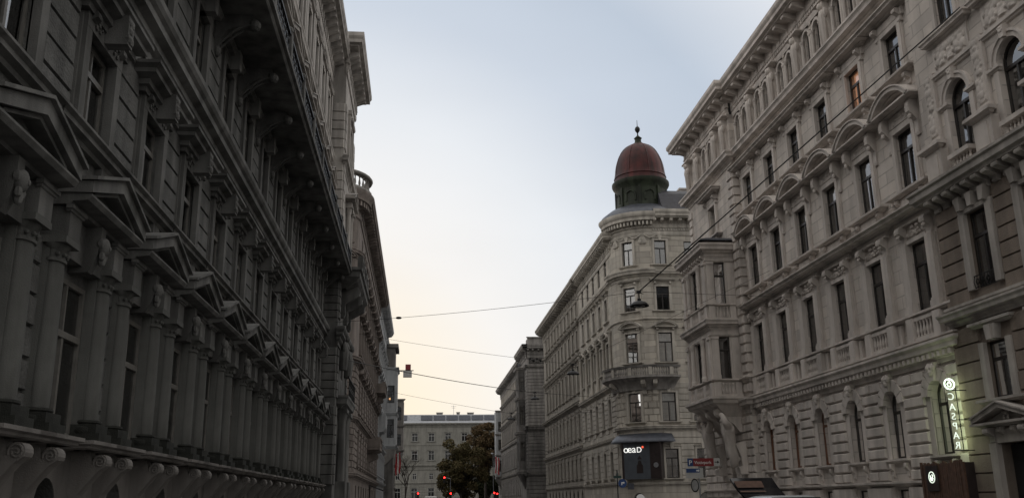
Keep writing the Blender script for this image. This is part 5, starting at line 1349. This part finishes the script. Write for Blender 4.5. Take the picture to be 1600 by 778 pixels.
def oriel_left():
    rt_=root('apartment_building','tall pale building with a boxy multi-storey oriel and a lit window, left side','building',(-5,130,0))
    F=Frame(-5.0,0,R_(90)); H=23.2
    rows=[(.5,3.0,1.3,False,None),(4.6,6.8,1.1,False,'key'),(8.6,11.0,1.1,False,'key'),(12.8,15.2,1.1,False,'key'),(17,19,1.1,False,None)]
    facade(rt_,F,116.6,150,H,rows,[118.2+3*i for i in range(4)]+[136.5+3*i for i in range(4)],'bluegrey','bluegrey',cornices=((3.6,.4,.3),(7.6,.4,.3)),curt=False)
    y0,y1,dO=129.0,134.5,1.75
    lv=[(10.1,12.6),(14.8,17.2)]
    Fo=Frame(-5.0,y0,0)
    mb=MB(); wall(mb,0,dO,8.8,19.7,[opening(.95,.95,a,b) for a,b in lv],reveal=.3); part('oriel_wall',mb.mesh('oriel_front',M['bluegrey']),rt_,Fo)
    for i,(a,b) in enumerate(lv): add_window(rt_,Fo,.95,a,.95,b-a,curt=True,styles=(6,))
    mb=MB(); mb.ball(.8,-.25,15.4,.14,.06,.16,8,6); part('room_lamp',mb.mesh('room_lamp',M['lamplit']),rt_,Fo)
    mb=MB(); wall(mb,y0,y1,8.8,19.7,[opening(u,1.1,a,b) for u in (130.6,132.8) for a,b in lv],d=dO,reveal=.3); mb.quad((y1,0,8.8),(y1,dO,8.8),(y1,dO,19.7),(y1,0,19.7)); mb.quad((y0,0,19.7),(y1,0,19.7),(y1,dO,19.7),(y0,dO,19.7)); mb.quad((y0,0,8.8),(y1,0,8.8),(y1,dO,8.8),(y0,dO,8.8)); part('oriel_wall',mb.mesh('oriel_side',M['bluegrey']),rt_,F)
    for u in (130.6,132.8):
        for a,b in lv: add_window(rt_,F,u,a,1.1,b-a,d=dO-.1,curt=False)
    for z,h,p_ in ((8.6,.5,.25),(13.0,.5,.2),(19.3,.4,.25)):
        mb=MB(); mb.hood(0,dO,z,cornice(h,p_),0,(0,1)); part('oriel_cornice',mb.mesh('oriel_cornice',M['bluegrey']),rt_,Fo)
        mb=MB(); mb.hood(y0,y1,z,cornice(h,p_),dO); part('oriel_cornice',mb.mesh('oriel_cornice',M['bluegrey']),rt_,F)
    mb=MB(); mb.prism([(0,8.7),(dO,8.7),(dO-.3,7.6),(.4,6.6),(0,6.4)],-5.4,0,True); part('oriel_corbel',mb.mesh('oriel_corbel',M['greyst']),rt_,Fo)
    mb=MB(); mb.box(-.6,dO-.35,-6,-.1,19.7,22.5); mb.box(-.7,dO+.1,-6.2,.15,22.5,23.0); part('attic_storey',mb.mesh('attic_storey',M['sooty']),rt_,Fo)
    mb=MB(); mb.prof_u([(.5,23.2),(-.2,24.0),(-6,25.4),(-12,25.4),(-12,23.2)],116.7,149.9); part('roof',mb.mesh('roof',M['slate']),rt_,F)
    mb=MB(); mb.hood(116.6,149.9,22.6,cornice(.6,.6)); part('roof_cornice',mb.mesh('roof_cornice',M['bluegrey']),rt_,F)
    mb=MB(); mb.box(.0,dO*.8,-5,-.3,.0,8.0); part('shop_front',mb.mesh('shop_front',M['sooty']),rt_,Fo)
oriel_left()

def far_left():
    rt_=root('house','lower pale house with a small arched oriel, last on the left side','building',(-5,165,0))
    F=Frame(-5.0,0,R_(90))
    rows=[(.5,3.0,1.3,False,None),(5,7.2,1.1,False,'key'),(9.4,11.6,1.1,False,'key'),(13.6,15.6,1.1,False,'key')]
    facade(rt_,F,150.1,196,17.6,rows,[152+3.1*i for i in range(14)],'greyst','greyst',cornices=((4,.4,.3),(8.4,.3,.3)),roof=(16.8,1.2,.6),curt=False,rsp=1.6)
    Fo=Frame(-5,152,0); dO=2.3
    mb=MB(); wall(mb,0,dO,9.6,17.6,[opening(1.5,.9,10.4,12.2),opening(1.5,.9,14.4,16.6,True)],reveal=.3); mb.quad((dO,0,9.6),(dO,0,17.6),(dO,-5,17.6),(dO,-5,9.6)); mb.quad((0,-5,9.6),(0,-5,17.6),(dO,-5,17.6),(dO,-5,9.6)); mb.quad((0,0,9.6),(dO,0,9.6),(dO,-5,9.6),(0,-5,9.6)); mb.quad((0,0,17.6),(dO,0,17.6),(dO,-5,17.6),(0,-5,17.6)); part('oriel_wall',mb.mesh('oriel_wall',M['greyst']),rt_,Fo)
    add_window(rt_,Fo,1.5,10.4,.9,1.8,curt=False); add_window(rt_,Fo,1.5,14.4,.9,2.2,arch=True,curt=False)
    for z in (9.3,13.2,17.4):
        mb=MB(); mb.hood(0,dO,z,cornice(.4,.3),0,(0,1)); part('oriel_cornice',mb.mesh('oriel_cornice',M['greyst']),rt_,Fo)
    mb=MB(); mb.prism([(0,9.3),(dO,9.3),(dO-.5,8),(.5,7),(0,6.6)],-5,0,True); part('oriel_corbel',mb.mesh('oriel_corbel',M['greyst']),rt_,Fo)
    mb=MB(); mb.prof_u([(.3,18),(-5,20),(-11,20),(-11,18)],150.3,195.8); part('roof',mb.mesh('roof',M['slate']),rt_,F)
far_left()

def end_building():
    rt_=root('office_building','long plain beige building closing the street, with a pale zinc attic roof','building',(10,235,0))
    F=Frame(0,235,0)
    b=[-1.25+4.12*i for i in range(-8,16)]
    rows=[(2.2,5.0,1.5,False,None),(7.0,8.5,1.0,False,None),(11.6,13.9,1.45,False,'key'),(16.2,18.2,1.45,False,'key')]
    facade(rt_,F,-36,62,20.2,rows,b,'ochre','ochre',cornices=((10.0,.5,.35),(5.9,.4,.25),(9.3,.16,.15),(15.2,.14,.1)),roof=(19.6,1.1,.55),rust=((.2,5.8,.6,None,.04),),frame='framew',curt=True,styles=(6,),rsp=1.4,depth=14)
    mb=MB(); mb.prof_u([(.3,20.6),(-.1,20.9),(-1.2,21.4),(-1.3,21.4),(-2.2,22.9),(-2.4,23.0),(-11,23.4),(-14,23.2),(-14,20.4)],-36,62); part('roof',mb.mesh('roof',M['zinc']),rt_,F)
    for i in range(30):
        u=-35+i*3.2
        if i%7==3: continue
        mb=MB(); mb.prof_u([(-1.25,21.5),(-1.15,21.55),(-1.95,22.75),(-2.1,22.75)],u,u+2.9); part('skylight',mb.mesh('skylight',M['lead']),rt_,F)
    for u,w,h in ((4.2,1.6,.5),(9.4,.8,.6),(12.2,1.6,.4)):
        mb=MB(); mb.box(u,u+w,-8,-6.8,22.9,23.6+h*.5); mb.box(u-.1,u+w+.1,-8.1,-6.7,23.6+h*.5,23.72+h*.5); part('chimney',mb.mesh('chimney',M['greyst']),rt_,F)
    mb=MB(); mb.tube([(8.6,-7,23),(8.6,-7,25.8)],.05,5); mb.tube([(7.9,-7,25.5),(9.3,-7,25.5)],.03,4); mb.tube([(8.1,-7,25.1),(9.1,-7,25.1)],.03,4); part('antenna',mb.mesh('antenna',M['galv']),rt_,F)
end_building()

# =============================================================================
# trees
def leaf_cloud(clumps,n,size,seed):
    rnd=random.Random(seed); V=[];F=[]
    tot=sum(c[3]**2 for c in clumps)
    for (x,y,z,r) in clumps:
        k=int(n*r*r/tot)
        for _ in range(k):
            while True:
                p=Vector((rnd.uniform(-1,1),rnd.uniform(-1,1),rnd.uniform(-1,1)))
                if p.length<1: break
            p=p.normalized()*(p.length**.45)*r*rnd.uniform(.8,1.12); p.z*=.8
            c=Vector((x,y,z))+p
            nrm_=Vector((rnd.uniform(-1,1),rnd.uniform(-1,1),rnd.uniform(-.4,1))).normalized()
            t=nrm_.orthogonal().normalized(); t.rotate(Matrix.Rotation(rnd.uniform(0,6.28),3,nrm_)); q=nrm_.cross(t); s_=size*rnd.uniform(.6,1.3)
            i=len(V); V+=[c+t*s_,c+q*s_*.55,c-t*s_,c-q*s_*.55]; F.append((i,i+1,i+2,i+3))
    return V,F
def limbs(mb,base,clumps,r0):
    x,y,z=base
    for (cx,cy,cz,r) in clumps:
        m=Vector((x+(cx-x)*.35,y+(cy-y)*.35,z+(cz-z)*.45))
        mb.tube([(x,-y,z-.6),(m.x,-m.y,m.z),(cx,-cy,cz)],[r0*.5,r0*.3,r0*.08],6)
def tree(name,label,loc,clumps,n,size,mat,trunk_h,r0,seed,extra=None):
    rt_=root(name,label,'tree',loc)
    V,F_=leaf_cloud(clumps,n,size,seed); me=bpy.data.meshes.new('crown'); me.from_pydata([tuple(v) for v in V],[],F_); me.materials.append(M[mat]); part('crown',me,rt_)
    mb=MB(); mb.tube([(0,0,0),(.05,.05,trunk_h*.5),(0,0,trunk_h)],[r0*1.2,r0,r0*.75],9); limbs(mb,(0,0,trunk_h),clumps,r0*1.3)
    part('trunk',mb.mesh('trunk',M['bark'],True),rt_)
def clumps_in(n,rx,ry,z0,z1,r0,r1,seed,shape=1.0):
    rnd=random.Random(seed); out=[]
    while len(out)<n:
        p=Vector((rnd.uniform(-1,1),rnd.uniform(-1,1),rnd.uniform(-1,1)))
        if p.length>1 or p.length<.35: continue
        t=(p.z+1)/2
        out.append((p.x*rx,p.y*ry,z0+(z1-z0)*t,rnd.uniform(r0,r1)))
    return out
tree('broadleaf_tree','broad olive-brown autumn tree in front of the far beige building',(8.4,193,0),clumps_in(70,5.0,4.2,1.6,14.0,.6,1.4,5)+[(0,0,5,2.0),(0,0,8,2.2),(0,0,10.5,1.8)],17000,.22,'leafg',3.6,.32,5)
tree('broadleaf_tree','taller rusty tree behind the olive one, beside the right-hand houses',(14.2,205,0),clumps_in(50,4.2,3.8,7.0,18.8,.6,1.4,9)+[(0,0,11,2.0),(0,0,14,2.0)],13000,.22,'leafr',6,.34,9)
tree('broadleaf_tree','low dark tree at the foot of the rusty tree by the flag',(15.4,214,0),clumps_in(16,3.0,3.0,2.6,8.6,1.0,1.8,12),7000,.30,'leafd',2.4,.25,12)
def bare_tree():
    rnd=random.Random(4); mb=MB()
    def grow(p,d,r,l,dep):
        q=p+d*l; mb.tube([tuple(p),tuple(p+d*l*.5+Vector((rnd.uniform(-.1,.1),rnd.uniform(-.1,.1),0))*l*.3),tuple(q)],[r,r*.85,r*.68],5 if dep<4 else 3)
        if dep>6: return
        for _ in range(2 if dep>1 else 3):
            nd=(d+Vector((rnd.uniform(-.75,.75),rnd.uniform(-.75,.75),rnd.uniform(-.1,.45)))).normalized(); grow(q,nd,r*.66,l*rnd.uniform(.68,.85),dep+1)
    grow(Vector((0,0,0)),Vector((.12,0,1)).normalized(),.17,2.6,0)
    rt_=root('bare_tree','small leafless tree on the left, in front of the far beige building','tree',(-2.6,160,0))
    part('trunk',mb.mesh('bare_trunk',M['bark'],True),rt_)
bare_tree()

# ---------------------------------------------------------------- overhead cables and hanging street lamps
def strand(name,pts,r,label,sag=.0,group=None):
    mb=MB(); a,b=Vector(pts[0]),Vector(pts[-1]); n=24; P=[]
    for i in range(n+1):
        t=i/n; p=a.lerp(b,t); p.z-=sag*4*t*(1-t); P.append((p.x,-p.y,p.z))
    mb.tube(P,r,5)
    return single(name,mb.mesh(name,M['cable']),label,'cable',group=group)
def lamp(loc,label,s=1.0):
    rt_=root('hanging_lamp',label,'street lamp',loc,'street lamps hanging over the road')
    x,y,z=0,0,0
    mb=MB(); mb.lathe([(.33,-.02),(.335,0),(.32,.02),(.28,.075),(.21,.125),(.13,.155),(.07,.17),(.06,.25),(.001,.28)],0,0,24); mb.lathe([(.325,-.01),(.27,.05),(.12,.12),(.001,.14)],0,0,24); o=part('lamp_shade',mb.mesh('lamp_shade',M['iron'],True),rt_)
    mb=MB(); mb.lathe([(.001,-.05),(.12,-.04),(.2,-.01),(.21,.03)],0,0,18); part('lamp_bowl',mb.mesh('lamp_bowl',M['carglass'],True),rt_)
    mb=MB(); mb.tube([(0,0,.26),(0,0,.5)],.025,6); mb.box(-.07,.07,-.03,.03,.44,.54); mb.tube([(-.16,0,.42),(.16,0,.56)],.012,4); mb.tube([(-.16,0,.56),(.16,0,.42)],.012,4); part('hanger',mb.mesh('lamp_hanger',M['iron'],True),rt_)
    if s!=1: rt_.scale=(s,s,s)
L1_=(7.58,31,8.02); L2_=(7.82,47,7.78); L3_=(8.66,70,8.95); L4_=(7.8,80,8.3)
lamp(L1_,'nearest and largest hanging street lamp, in front of the domed building',1.0)
lamp(L2_,'hanging street lamp in front of the weathered beige facade, second nearest',1.0)
lamp(L3_,'hanging lamp on the thick dark cable, beside the turret building',1.05)
lamp(L4_,'lowest and farthest hanging lamp, beside the far pale facade',1.1)
top=lambda q,h=.5:(q[0],q[1],q[2]+h)
strand('overhead_cable',[top(L1_),(16.0,22.9,15.6)],.022,'thick cable rising steeply from the nearest lamp to the upper right')
strand('overhead_cable',[top(L1_),(-4.2,45.2,10.1)],.009,'thin cable running left from the nearest lamp to the dark palace',.12)
strand('overhead_cable',[top(L1_),(16.0,35.4,9.3)],.008,'faint cable from the nearest lamp across to the cream building')
strand('overhead_cable',[top(L2_),(-4.15,62,12.5)],.009,'thin sloping cable from the second lamp up to the left corner',.12)
strand('overhead_cable',[top(L2_),(16.0,40,11.6)],.008,'faint cable from the second lamp to the cream oriel building')
strand('overhead_cable',[top(L3_),(-4.1,49.5,8.9)],.022,'thick dark cable crossing the street to the lamp near the turret',.15)
strand('overhead_cable',[top(L3_),(16.2,84,10.6)],.016,'short cable tying the third lamp to the beige facade')
strand('overhead_cable',[top(L4_),(-4.3,96,12.8)],.012,'thin cable from the farthest lamp to the blue-grey building',.1)
strand('overhead_cable',[top(L4_),(16.2,80,8.9)],.014,'short level cable from the farthest lamp to the right facade')
def insulator():
    p=Vector(top(L1_)).lerp(Vector((-4.2,45.2,10.1)),.73); p.z-=.12*4*.73*.27
    mb=MB(); mb.ball(0,0,0,.14,.06,.06,10,6); single('cable_insulator',mb.mesh('cable_insulator',M['iron'],True),'small dark insulator on the thin left cable','insulator',p)
insulator()

# ---------------------------------------------------------------- signs
def pole(rt_,h,r=.035,mat='galv',name='post'):
    mb=MB(); mb.lathe([(.09,0),(.09,.04),(r,.06),(r,h),(.001,h+.01)],0,0,12); return part(name,mb.mesh(name,M[mat],True),rt_)
def car_park_sign():
    rt_=root('parking_sign','red and blue car park sign with an arrow above two small white plates','sign',(12.62,42,.13))
    pole(rt_,3.25)
    F=Frame(12.62,42,0); c0=.0
    def plate(n,u0,u1,z0,z1,mat,d=.05,t=.02): mb=MB(); mb.box(u0,u1,d,d+t,z0,z1); return part(n,mb.mesh(n,M[mat]),rt_,F)
    plate('blue_plate',-.52,-.26,2.92,3.27,'blue'); plate('red_plate',-.258,.70,2.92,3.27,'red'); plate('arrow_plate',.702,1.0,2.92,3.27,'framew')
    text_part('lettering','P',.3,M['white'],rt_,F,-.47,.072,2.98,extr=.003); text_part('lettering','Votivpark',.2,M['white'],rt_,F,-.2,.072,3.02,extr=.003)
    mb=MB(); mb.prism([(.74,3.08),(.86,3.08),(.86,3.03),(.97,3.095),(.86,3.16),(.86,3.11),(.74,3.11)],.072,.076); part('arrow',mb.mesh('arrow',M['black']),rt_,F)
    plate('white_plate',-.62,.18,2.4,2.84,'framew'); 
    mb=MB(); mb.prism([(-.6,2.64),(.02,2.64),(.02,2.82),(-.6,2.82)],.07,.074); part('blue_panel',mb.mesh('blue_panel',M['blue']),rt_,F)
    mb=MB(); mb.prism([(-.14,2.7),(-.04,2.7),(-.04,2.66),(.01,2.73),(-.04,2.8),(-.04,2.76),(-.14,2.76)],.075,.079); part('arrow',mb.mesh('arrow',M['white']),rt_,F)
    # round sign seen nearly edge-on
    o=None
    mb=MB(); mb.lathe([(.001,0),(.3,0),(.3,.02),(.001,.02)],0,0,28); mb2=MB(); mb2.lathe([(.24,.021),(.3,.021),(.3,.024),(.24,.024),(.24,.021)],0,0,28)
    o=part('round_plate',mb.mesh('round_plate',M['framew']),rt_,F,-.22,.05,2.08); o.rotation_euler=(R_(90),0,R_(-70))
    o=part('round_border',mb2.mesh('round_border',M['black']),rt_,F,-.22,.05,2.08); o.rotation_euler=(R_(90),0,R_(-70))
car_park_sign()
def direction_signs():
    rt_=root('street_sign','cluster of dark blue and grey traffic signs on a post at the crossing','sign',(13.9,66,.13))
    pole(rt_,3.4,.04,'iron')
    F=Frame(13.9,66,0)
    mb=MB(); mb.box(-.28,.28,.04,.07,2.98,3.14); part('name_plate',mb.mesh('name_plate',M['green']),rt_,F)
    mb=MB(); mb.box(-.02,.02,-.28,.28,3.16,3.32); part('name_plate',mb.mesh('cross_plate',M['green']),rt_,F)
    mb=MB(); mb.lathe([(.001,0),(.3,0),(.3,.025),(.001,.025)],0,0,24); o=part('round_plate',mb.mesh('blue_disc',M['blue']),rt_,F,.34,.06,2.62); o.rotation_euler=(R_(90),0,0)
    mb=MB(); mb.prism([(.26,2.5),(.32,2.5),(.32,2.62),(.42,2.62),(.42,2.58),(.5,2.66),(.42,2.74),(.42,2.70),(.26,2.70)],.088,.092); part('arrow',mb.mesh('disc_arrow',M['white']),rt_,F)
    mb=MB(); mb.box(.72,1.16,.04,.07,2.2,2.62); part('grey_plate',mb.mesh('grey_plate',M['lead']),rt_,F)
    mb=MB(); mb.tube([(.0,.03,2.45),(1.1,.03,2.4)],.02,5); part('cross_arm',mb.mesh('cross_arm',M['iron']),rt_,F)
direction_signs()

def blade_sign():
    rt_=root('blade_sign','vertical row of glowing letters on an iron bracket, beside the last arched window','sign',(16,25.45,0))
    F=Frame(15.28,25.5,R_(180))    # letters face away from the camera (readable from the far side)
    zs=[4.15,3.85,3.58,3.31,3.04,2.77]
    for ch,z in zip('CASPAR',zs):
        me=text_mesh(ch,.285,M['casparlit'],.010)
        w=max(v.co.x for v in me.vertices)+min(v.co.x for v in me.vertices)
        part('letter',me,rt_,F,-w/2,.0,z)
    mb=MB(); mb.arch(0,4.6,.135,.165,-.02,.02,20,0,2*PI); part('emblem_ring',mb.mesh('emblem_ring',M['casparlit']),rt_,F)
    mb=MB(); mb.tube([(.06,0,4.74),(-.02,0,4.70),(-.06,0,4.6),(-.03,0,4.53),(.04,0,4.53),(.06,0,4.6),(.02,0,4.65),(-.05,0,4.62)],.022,6); part('emblem',mb.mesh('emblem',M['casparlit']),rt_,F)
    mb=MB()
    for z in (2.72,3.58,4.42): mb.tube([(-.72,0,z),(.1,0,z)],.014,5)
    mb.tube([(-.17,0,2.72),(-.17,0,4.5)],.014,5); mb.tube([(.17,0,2.72),(.17,0,4.5)],.010,5); part('sign_bracket',mb.mesh('sign_bracket',M['iron']),rt_,F)
    for z in (3.0,3.7,4.4):
        l=bpy.data.lights.new('sign_light','POINT'); l.energy=7.5; l.color=(.80,1,.55); l.shadow_soft_size=.15
        o=bpy.data.objects.new('sign_light',l); COL.objects.link(o); o.parent=rt_; o.location=F.w(-.2,.5,z)-rt_.location
blade_sign()
def porch():
    rt_=root('shop_porch','dark brown slatted wooden shop porch with a round lit emblem, below the glowing letters','porch',(15.7,26.8,0))
    F=Frame(15.45,0,R_(-90)); u0,u1=-27.95,-25.62
    rnd=random.Random(2)
    mb=MB(); u=u0
    while u<u1-.05:
        w=.085; mb.box(u,u+w,-.03,rnd.uniform(.0,.03),1.0,2.42+rnd.uniform(-.02,.06)); u+=w+.018
    part('slat_front',mb.mesh('slat_front',M['wood']),rt_,F)
    mb=MB(); mb.box(u0,u1,-.58,-.035,2.2,2.4); mb.box(u0,u0+.1,-.58,-.035,0,2.2); mb.box(u1-.1,u1,-.58,-.035,0,2.2); mb.box(u0+.1,u1-.1,-.58,-.035,.95,1.05); part('porch_frame',mb.mesh('porch_frame',M['boarddark']),rt_,F)
    mb=MB(); mb.box(u0+.12,u1-.12,-.5,-.06,0,.9); part('planter_box',mb.mesh('planter_box',M['wood']),rt_,F)
    mb=MB(); mb.box(-27.6,-26.95,.032,.06,1.62,2.36); part('emblem_plate',mb.mesh('emblem_plate',M['boarddark']),rt_,F)
    mb=MB(); mb.arch(-27.28,2.02,.15,.172,.062,.075,22,0,2*PI); part('emblem_ring',mb.mesh('porch_ring',M['casparlit']),rt_,F)
    mb=MB(); mb.tube([(-27.34,.075,2.08),(-27.33,.075,1.94),(-27.28,.075,1.92),(-27.27,.075,2.0),(-27.33,.075,2.0)],.018,6); mb.tube([(-27.24,.075,2.1),(-27.2,.075,2.06),(-27.24,.075,2.02),(-27.2,.075,1.98),(-27.25,.075,1.93)],.016,6); part('emblem',mb.mesh('porch_emblem',M['casparlit']),rt_,F)
porch()
def box_sign():
    rt_=root('box_sign','small box sign on a bracket sticking out from the left, red above white','sign',(-3.1,130.6,0))
    F=Frame(-3.0,130.6,0)
    mb=MB(); mb.box(.55,1.75,-.45,.45,18.55,19.4); part('grey_box',mb.mesh('grey_box',M['framew']),rt_,F)
    mb=MB(); mb.box(.85,1.6,-.40,.40,19.55,20.3); part('red_box',mb.mesh('red_box',M['red']),rt_,F)
    mb=MB(); mb.box(-.25,2.0,-.06,.06,19.42,19.53); part('sign_bracket',mb.mesh('sign_bracket_arm',M['iron']),rt_,F)
box_sign()

# ---------------------------------------------------------------- flags
def flag(loc,label,side,L=3.4,off=.55):
    rt_=root('flag',label,'flag',loc,'flags hanging from the facades')
    mb=MB(); mb.tube([(0,0,0),(side*(off+.95),0,1.3)],.035,6); part('flag_pole',mb.mesh('flag_pole',M['galv']),rt_)
    for k,mt in enumerate(('flagred','flagwht','flagred')):
        mb=MB(); rows=[]
        for j in range(9):
            z=1.15-L*j/8
            rows.append([(side*(off+.26*(k+i/4))+.05*math.sin(j*.9+i),.08*math.sin(i*1.7+k*6+j*.5),z+.12*(k+i/4)) for i in range(5)])
        mb.grid(rows); part('flag_stripe',mb.mesh('flag_stripe',M[mt]),rt_)
flag((-5.05,146,7.6),'red and white flag hanging down on the left, beside the bare tree',1,3.2,1.35)
flag((16.2,186,8.6),'red and white flag hanging on the right, beside the dark low tree',-1,3.2)

# ---------------------------------------------------------------- traffic signals
def signal_head(rt_,loc):
    mb=MB(); mb.box(-.16,.16,-.14,.14,-.5,.5); 
    for z in (.3,0,-.3): mb.lathe([(.115,z)],0,.15,3) if False else mb.arch(0,z,.11,.13,.14,.28,8,-.3,PI+.3)
    h=part('signal_head',mb.mesh('signal_head',M['black']),rt_,None,*loc)
    mb=MB(); mb.lathe([(.001,.0),(.105,.0),(.1,.03),(.001,.05)],0,0,16); l=bpy.data.objects.new('red_lens',mb.mesh('red_lens',M['redlamp'])); COL.objects.link(l); l.parent=h; l.location=(0,-.145,.3); l.rotation_euler=(R_(90),0,0)
def signals():
    def post(label,loc,h): 
        rt_=root('traffic_light',label,'traffic light',loc,'red traffic lights at the far crossing'); pole(rt_,h,.05); return rt_
    r=post('red traffic light on a mast with an overhead arm, in front of the olive tree',(4.85,150,0),5.15)
    mb=MB(); mb.tube([(0,0,5.1),(-.9,0,5.3)],.045,6); part('mast_arm',mb.mesh('mast_arm',M['galv']),r)
    signal_head(r,(-.95,0,4.98)); signal_head(r,(.05,-.2,2.55))
    r=post('leftmost red traffic light, low on its own post',(-.2,150,0),3.0); signal_head(r,(0,-.2,2.62))
    r=post('red traffic light beside the tall lamp post on the right',(11.9,152,0),2.9); signal_head(r,(0,-.2,2.55))
    r=post('rightmost red traffic light, under the right-hand flag',(12.7,156,0),2.9); signal_head(r,(0,-.2,2.45))
    rt_=root('lamp_post','tall slim grey lamp post in front of the dark trees','street lamp',(11.72,151,0))
    pole(rt_,8.9,.06); mb=MB(); mb.box(-.3,.1,-.1,.1,8.85,9.0); mb.ball(-.1,0,8.95,.28,.16,.12,10,6); part('lamp_head',mb.mesh('post_lamp_head',M['galv'],True),rt_)
signals()

# ---------------------------------------------------------------- vehicles
def loft_car(rt_,secs,mat,name='body'):
    """secs: list of (x_along, half-width at sill, half-width at belt, half-width at roof, z_sill, z_belt, z_roof)"""
    mb=MB(lambda u,d,z:(u,d,z)); rows=[]
    for x,w0,w1,w2,z0,z1,z2 in secs:
        r=[(-w0,x,z0),(-w1,x,z1*.6+z0*.4),(-w1*.98,x,z1),(-w2,x,z2-.06),(-w2*.8,x,z2),(w2*.8,x,z2),(w2,x,z2-.06),(w1*.98,x,z1),(w1,x,z1*.6+z0*.4),(w0,x,z0)]
        rows.append(r)
    ids=mb.grid(rows); mb.face(*ids[0]); mb.face(*reversed(ids[-1]))
    for j in range(len(ids)-1): mb.face(ids[j][0],ids[j+1][0],ids[j+1][-1],ids[j][-1])
    return part(name,mb.mesh(name,M[mat],True),rt_)
def wheels(rt_,xs,w,r=.32):
    for x in xs:
        for s_ in (-1,1):
            mb=MB(); mb.lathe([(r*.55,-.1),(r*.95,-.1),(r,-.06),(r,.06),(r*.95,.1),(r*.55,.1)],0,0,20); o=part('wheel',mb.mesh('wheel',M['rubber'],True),rt_,None,s_*w,x,r); o.rotation_euler=(0,R_(90),0)
            mb=MB(); mb.lathe([(.001,-.08),(r*.56,-.08),(r*.56,.08),(.001,.1)],0,0,14); sub('rim',mb.mesh('rim',M['galv'],True),o)
def hatchback():
    rt_=root('parked_car','pale silver parked car with its dark tailgate raised','car',(8.35,20.6,0))
    # front towards the camera (-y), tail away
    loft_car(rt_,[(-2.0,.7,.72,.6,.3,.62,.72),(-1.7,.8,.84,.72,.2,.8,.92),(-.9,.82,.87,.74,.2,.92,1.02),(-.7,.82,.87,.72,.2,.94,1.1),(0,.82,.87,.62,.2,.95,1.5),(.4,.82,.87,.61,.2,.95,1.545),(1.2,.82,.87,.6,.2,.96,1.54),(1.75,.82,.87,.58,.2,.98,1.5),(1.9,.8,.85,.6,.25,.95,1.05),(2.0,.76,.8,.6,.3,.85,.95)],'carwht')
    mb=MB(lambda u,d,z:(u,d,z)); mb.quad((-.66,-.64,1.13),(.66,-.64,1.13),(.56,-.03,1.49),(-.56,-.03,1.49)); part('windscreen',mb.mesh('windscreen',M['carglass']),rt_,None,0,-.012,.012)
    for s_ in (-1,1):
        mb=MB(lambda u,d,z:(u,d,z)); mb.quad((s_*.858,-.5,1.0),(s_*.862,1.6,1.02),(s_*.63,1.5,1.43),(s_*.66,.05,1.42)); part('side_window',mb.mesh('side_window',M['carglass']),rt_,None,s_*.012,0,0)
        mb=MB(); mb.ball(0,0,0,.16,.06,.09,10,6); part('headlight',mb.mesh('headlight',M['galv'],True),rt_,None,s_*.58,-1.93,.68)
        mb=MB(); mb.box(-.09,.09,-.05,.05,-.06,.06); part('mirror',mb.mesh('mirror',M['carwht']),rt_,None,s_*.95,-.45,1.05)
    wheels(rt_,(-1.3,1.25),.76)
    # raised tailgate: hinged at the rear edge of the roof, leaning back over the boot
    mb=MB(lambda u,d,z:(u,d,z)); mb.grid([[(-.53,1.76,1.5),(.53,1.76,1.5)],[(-.60,2.15,1.74),(.47,2.15,1.74)],[(-.66,2.4,1.98),(.42,2.4,1.98)]]); mb.grid([[(-.53,1.78,1.46),(.53,1.78,1.46)],[(-.60,2.17,1.70),(.47,2.17,1.70)],[(-.66,2.42,1.94),(.42,2.42,1.94)]]); mb.quad((-.66,2.4,1.98),(.42,2.4,1.98),(.42,2.42,1.94),(-.66,2.42,1.94)); tg=part('tailgate',mb.mesh('tailgate',M['carglass']),rt_)
    mb=MB(lambda u,d,z:(u,d,z)); mb.quad((-.56,1.95,1.625),(.08,1.95,1.625),(.06,2.0,1.656),(-.57,2.0,1.656)); sub('painted_reflection',mb.mesh('painted_reflection',M['wood']),tg).location=(0,-.012,.016)  # brown reflection in the tailgate glass, painted as a strip
    mb=MB(lambda u,d,z:(u,d,z)); mb.quad((-.58,2.12,1.73),(.1,2.12,1.73),(.1,2.3,1.89),(-.61,2.3,1.89)); sub('painted_reflection',mb.mesh('painted_reflection2',M['wood']),tg).location=(0,-.012,.016)  # second painted reflection, a broader patch higher on the glass
hatchback()
def van():
    rt_=root('white_van','white van driving far down the street below the red signals','van',(1.6,136,0))
    loft_car(rt_,[(-2.4,.86,.92,.8,.3,1.1,2.28),(-2.3,.9,.95,.84,.3,1.1,2.36),(1.2,.9,.95,.84,.3,1.1,2.38),(1.7,.9,.95,.75,.3,1.1,1.9),(2.1,.88,.92,.7,.3,.95,1.2),(2.5,.8,.84,.6,.35,.75,.9)],'white')
    mb=MB(); mb.box(-.65,.65,0,.02,1.2,2.0); part('rear_window',mb.mesh('rear_window',M['carglass']),rt_,None,0,-2.41,0)
    for s_ in (-1,1): mb=MB(); mb.box(-.06,.06,0,.03,.8,1.15); part('tail_light',mb.mesh('tail_light',M['red']),rt_,None,s_*.82,-2.41,0)
    wheels(rt_,(-1.5,1.6),.84)
van()
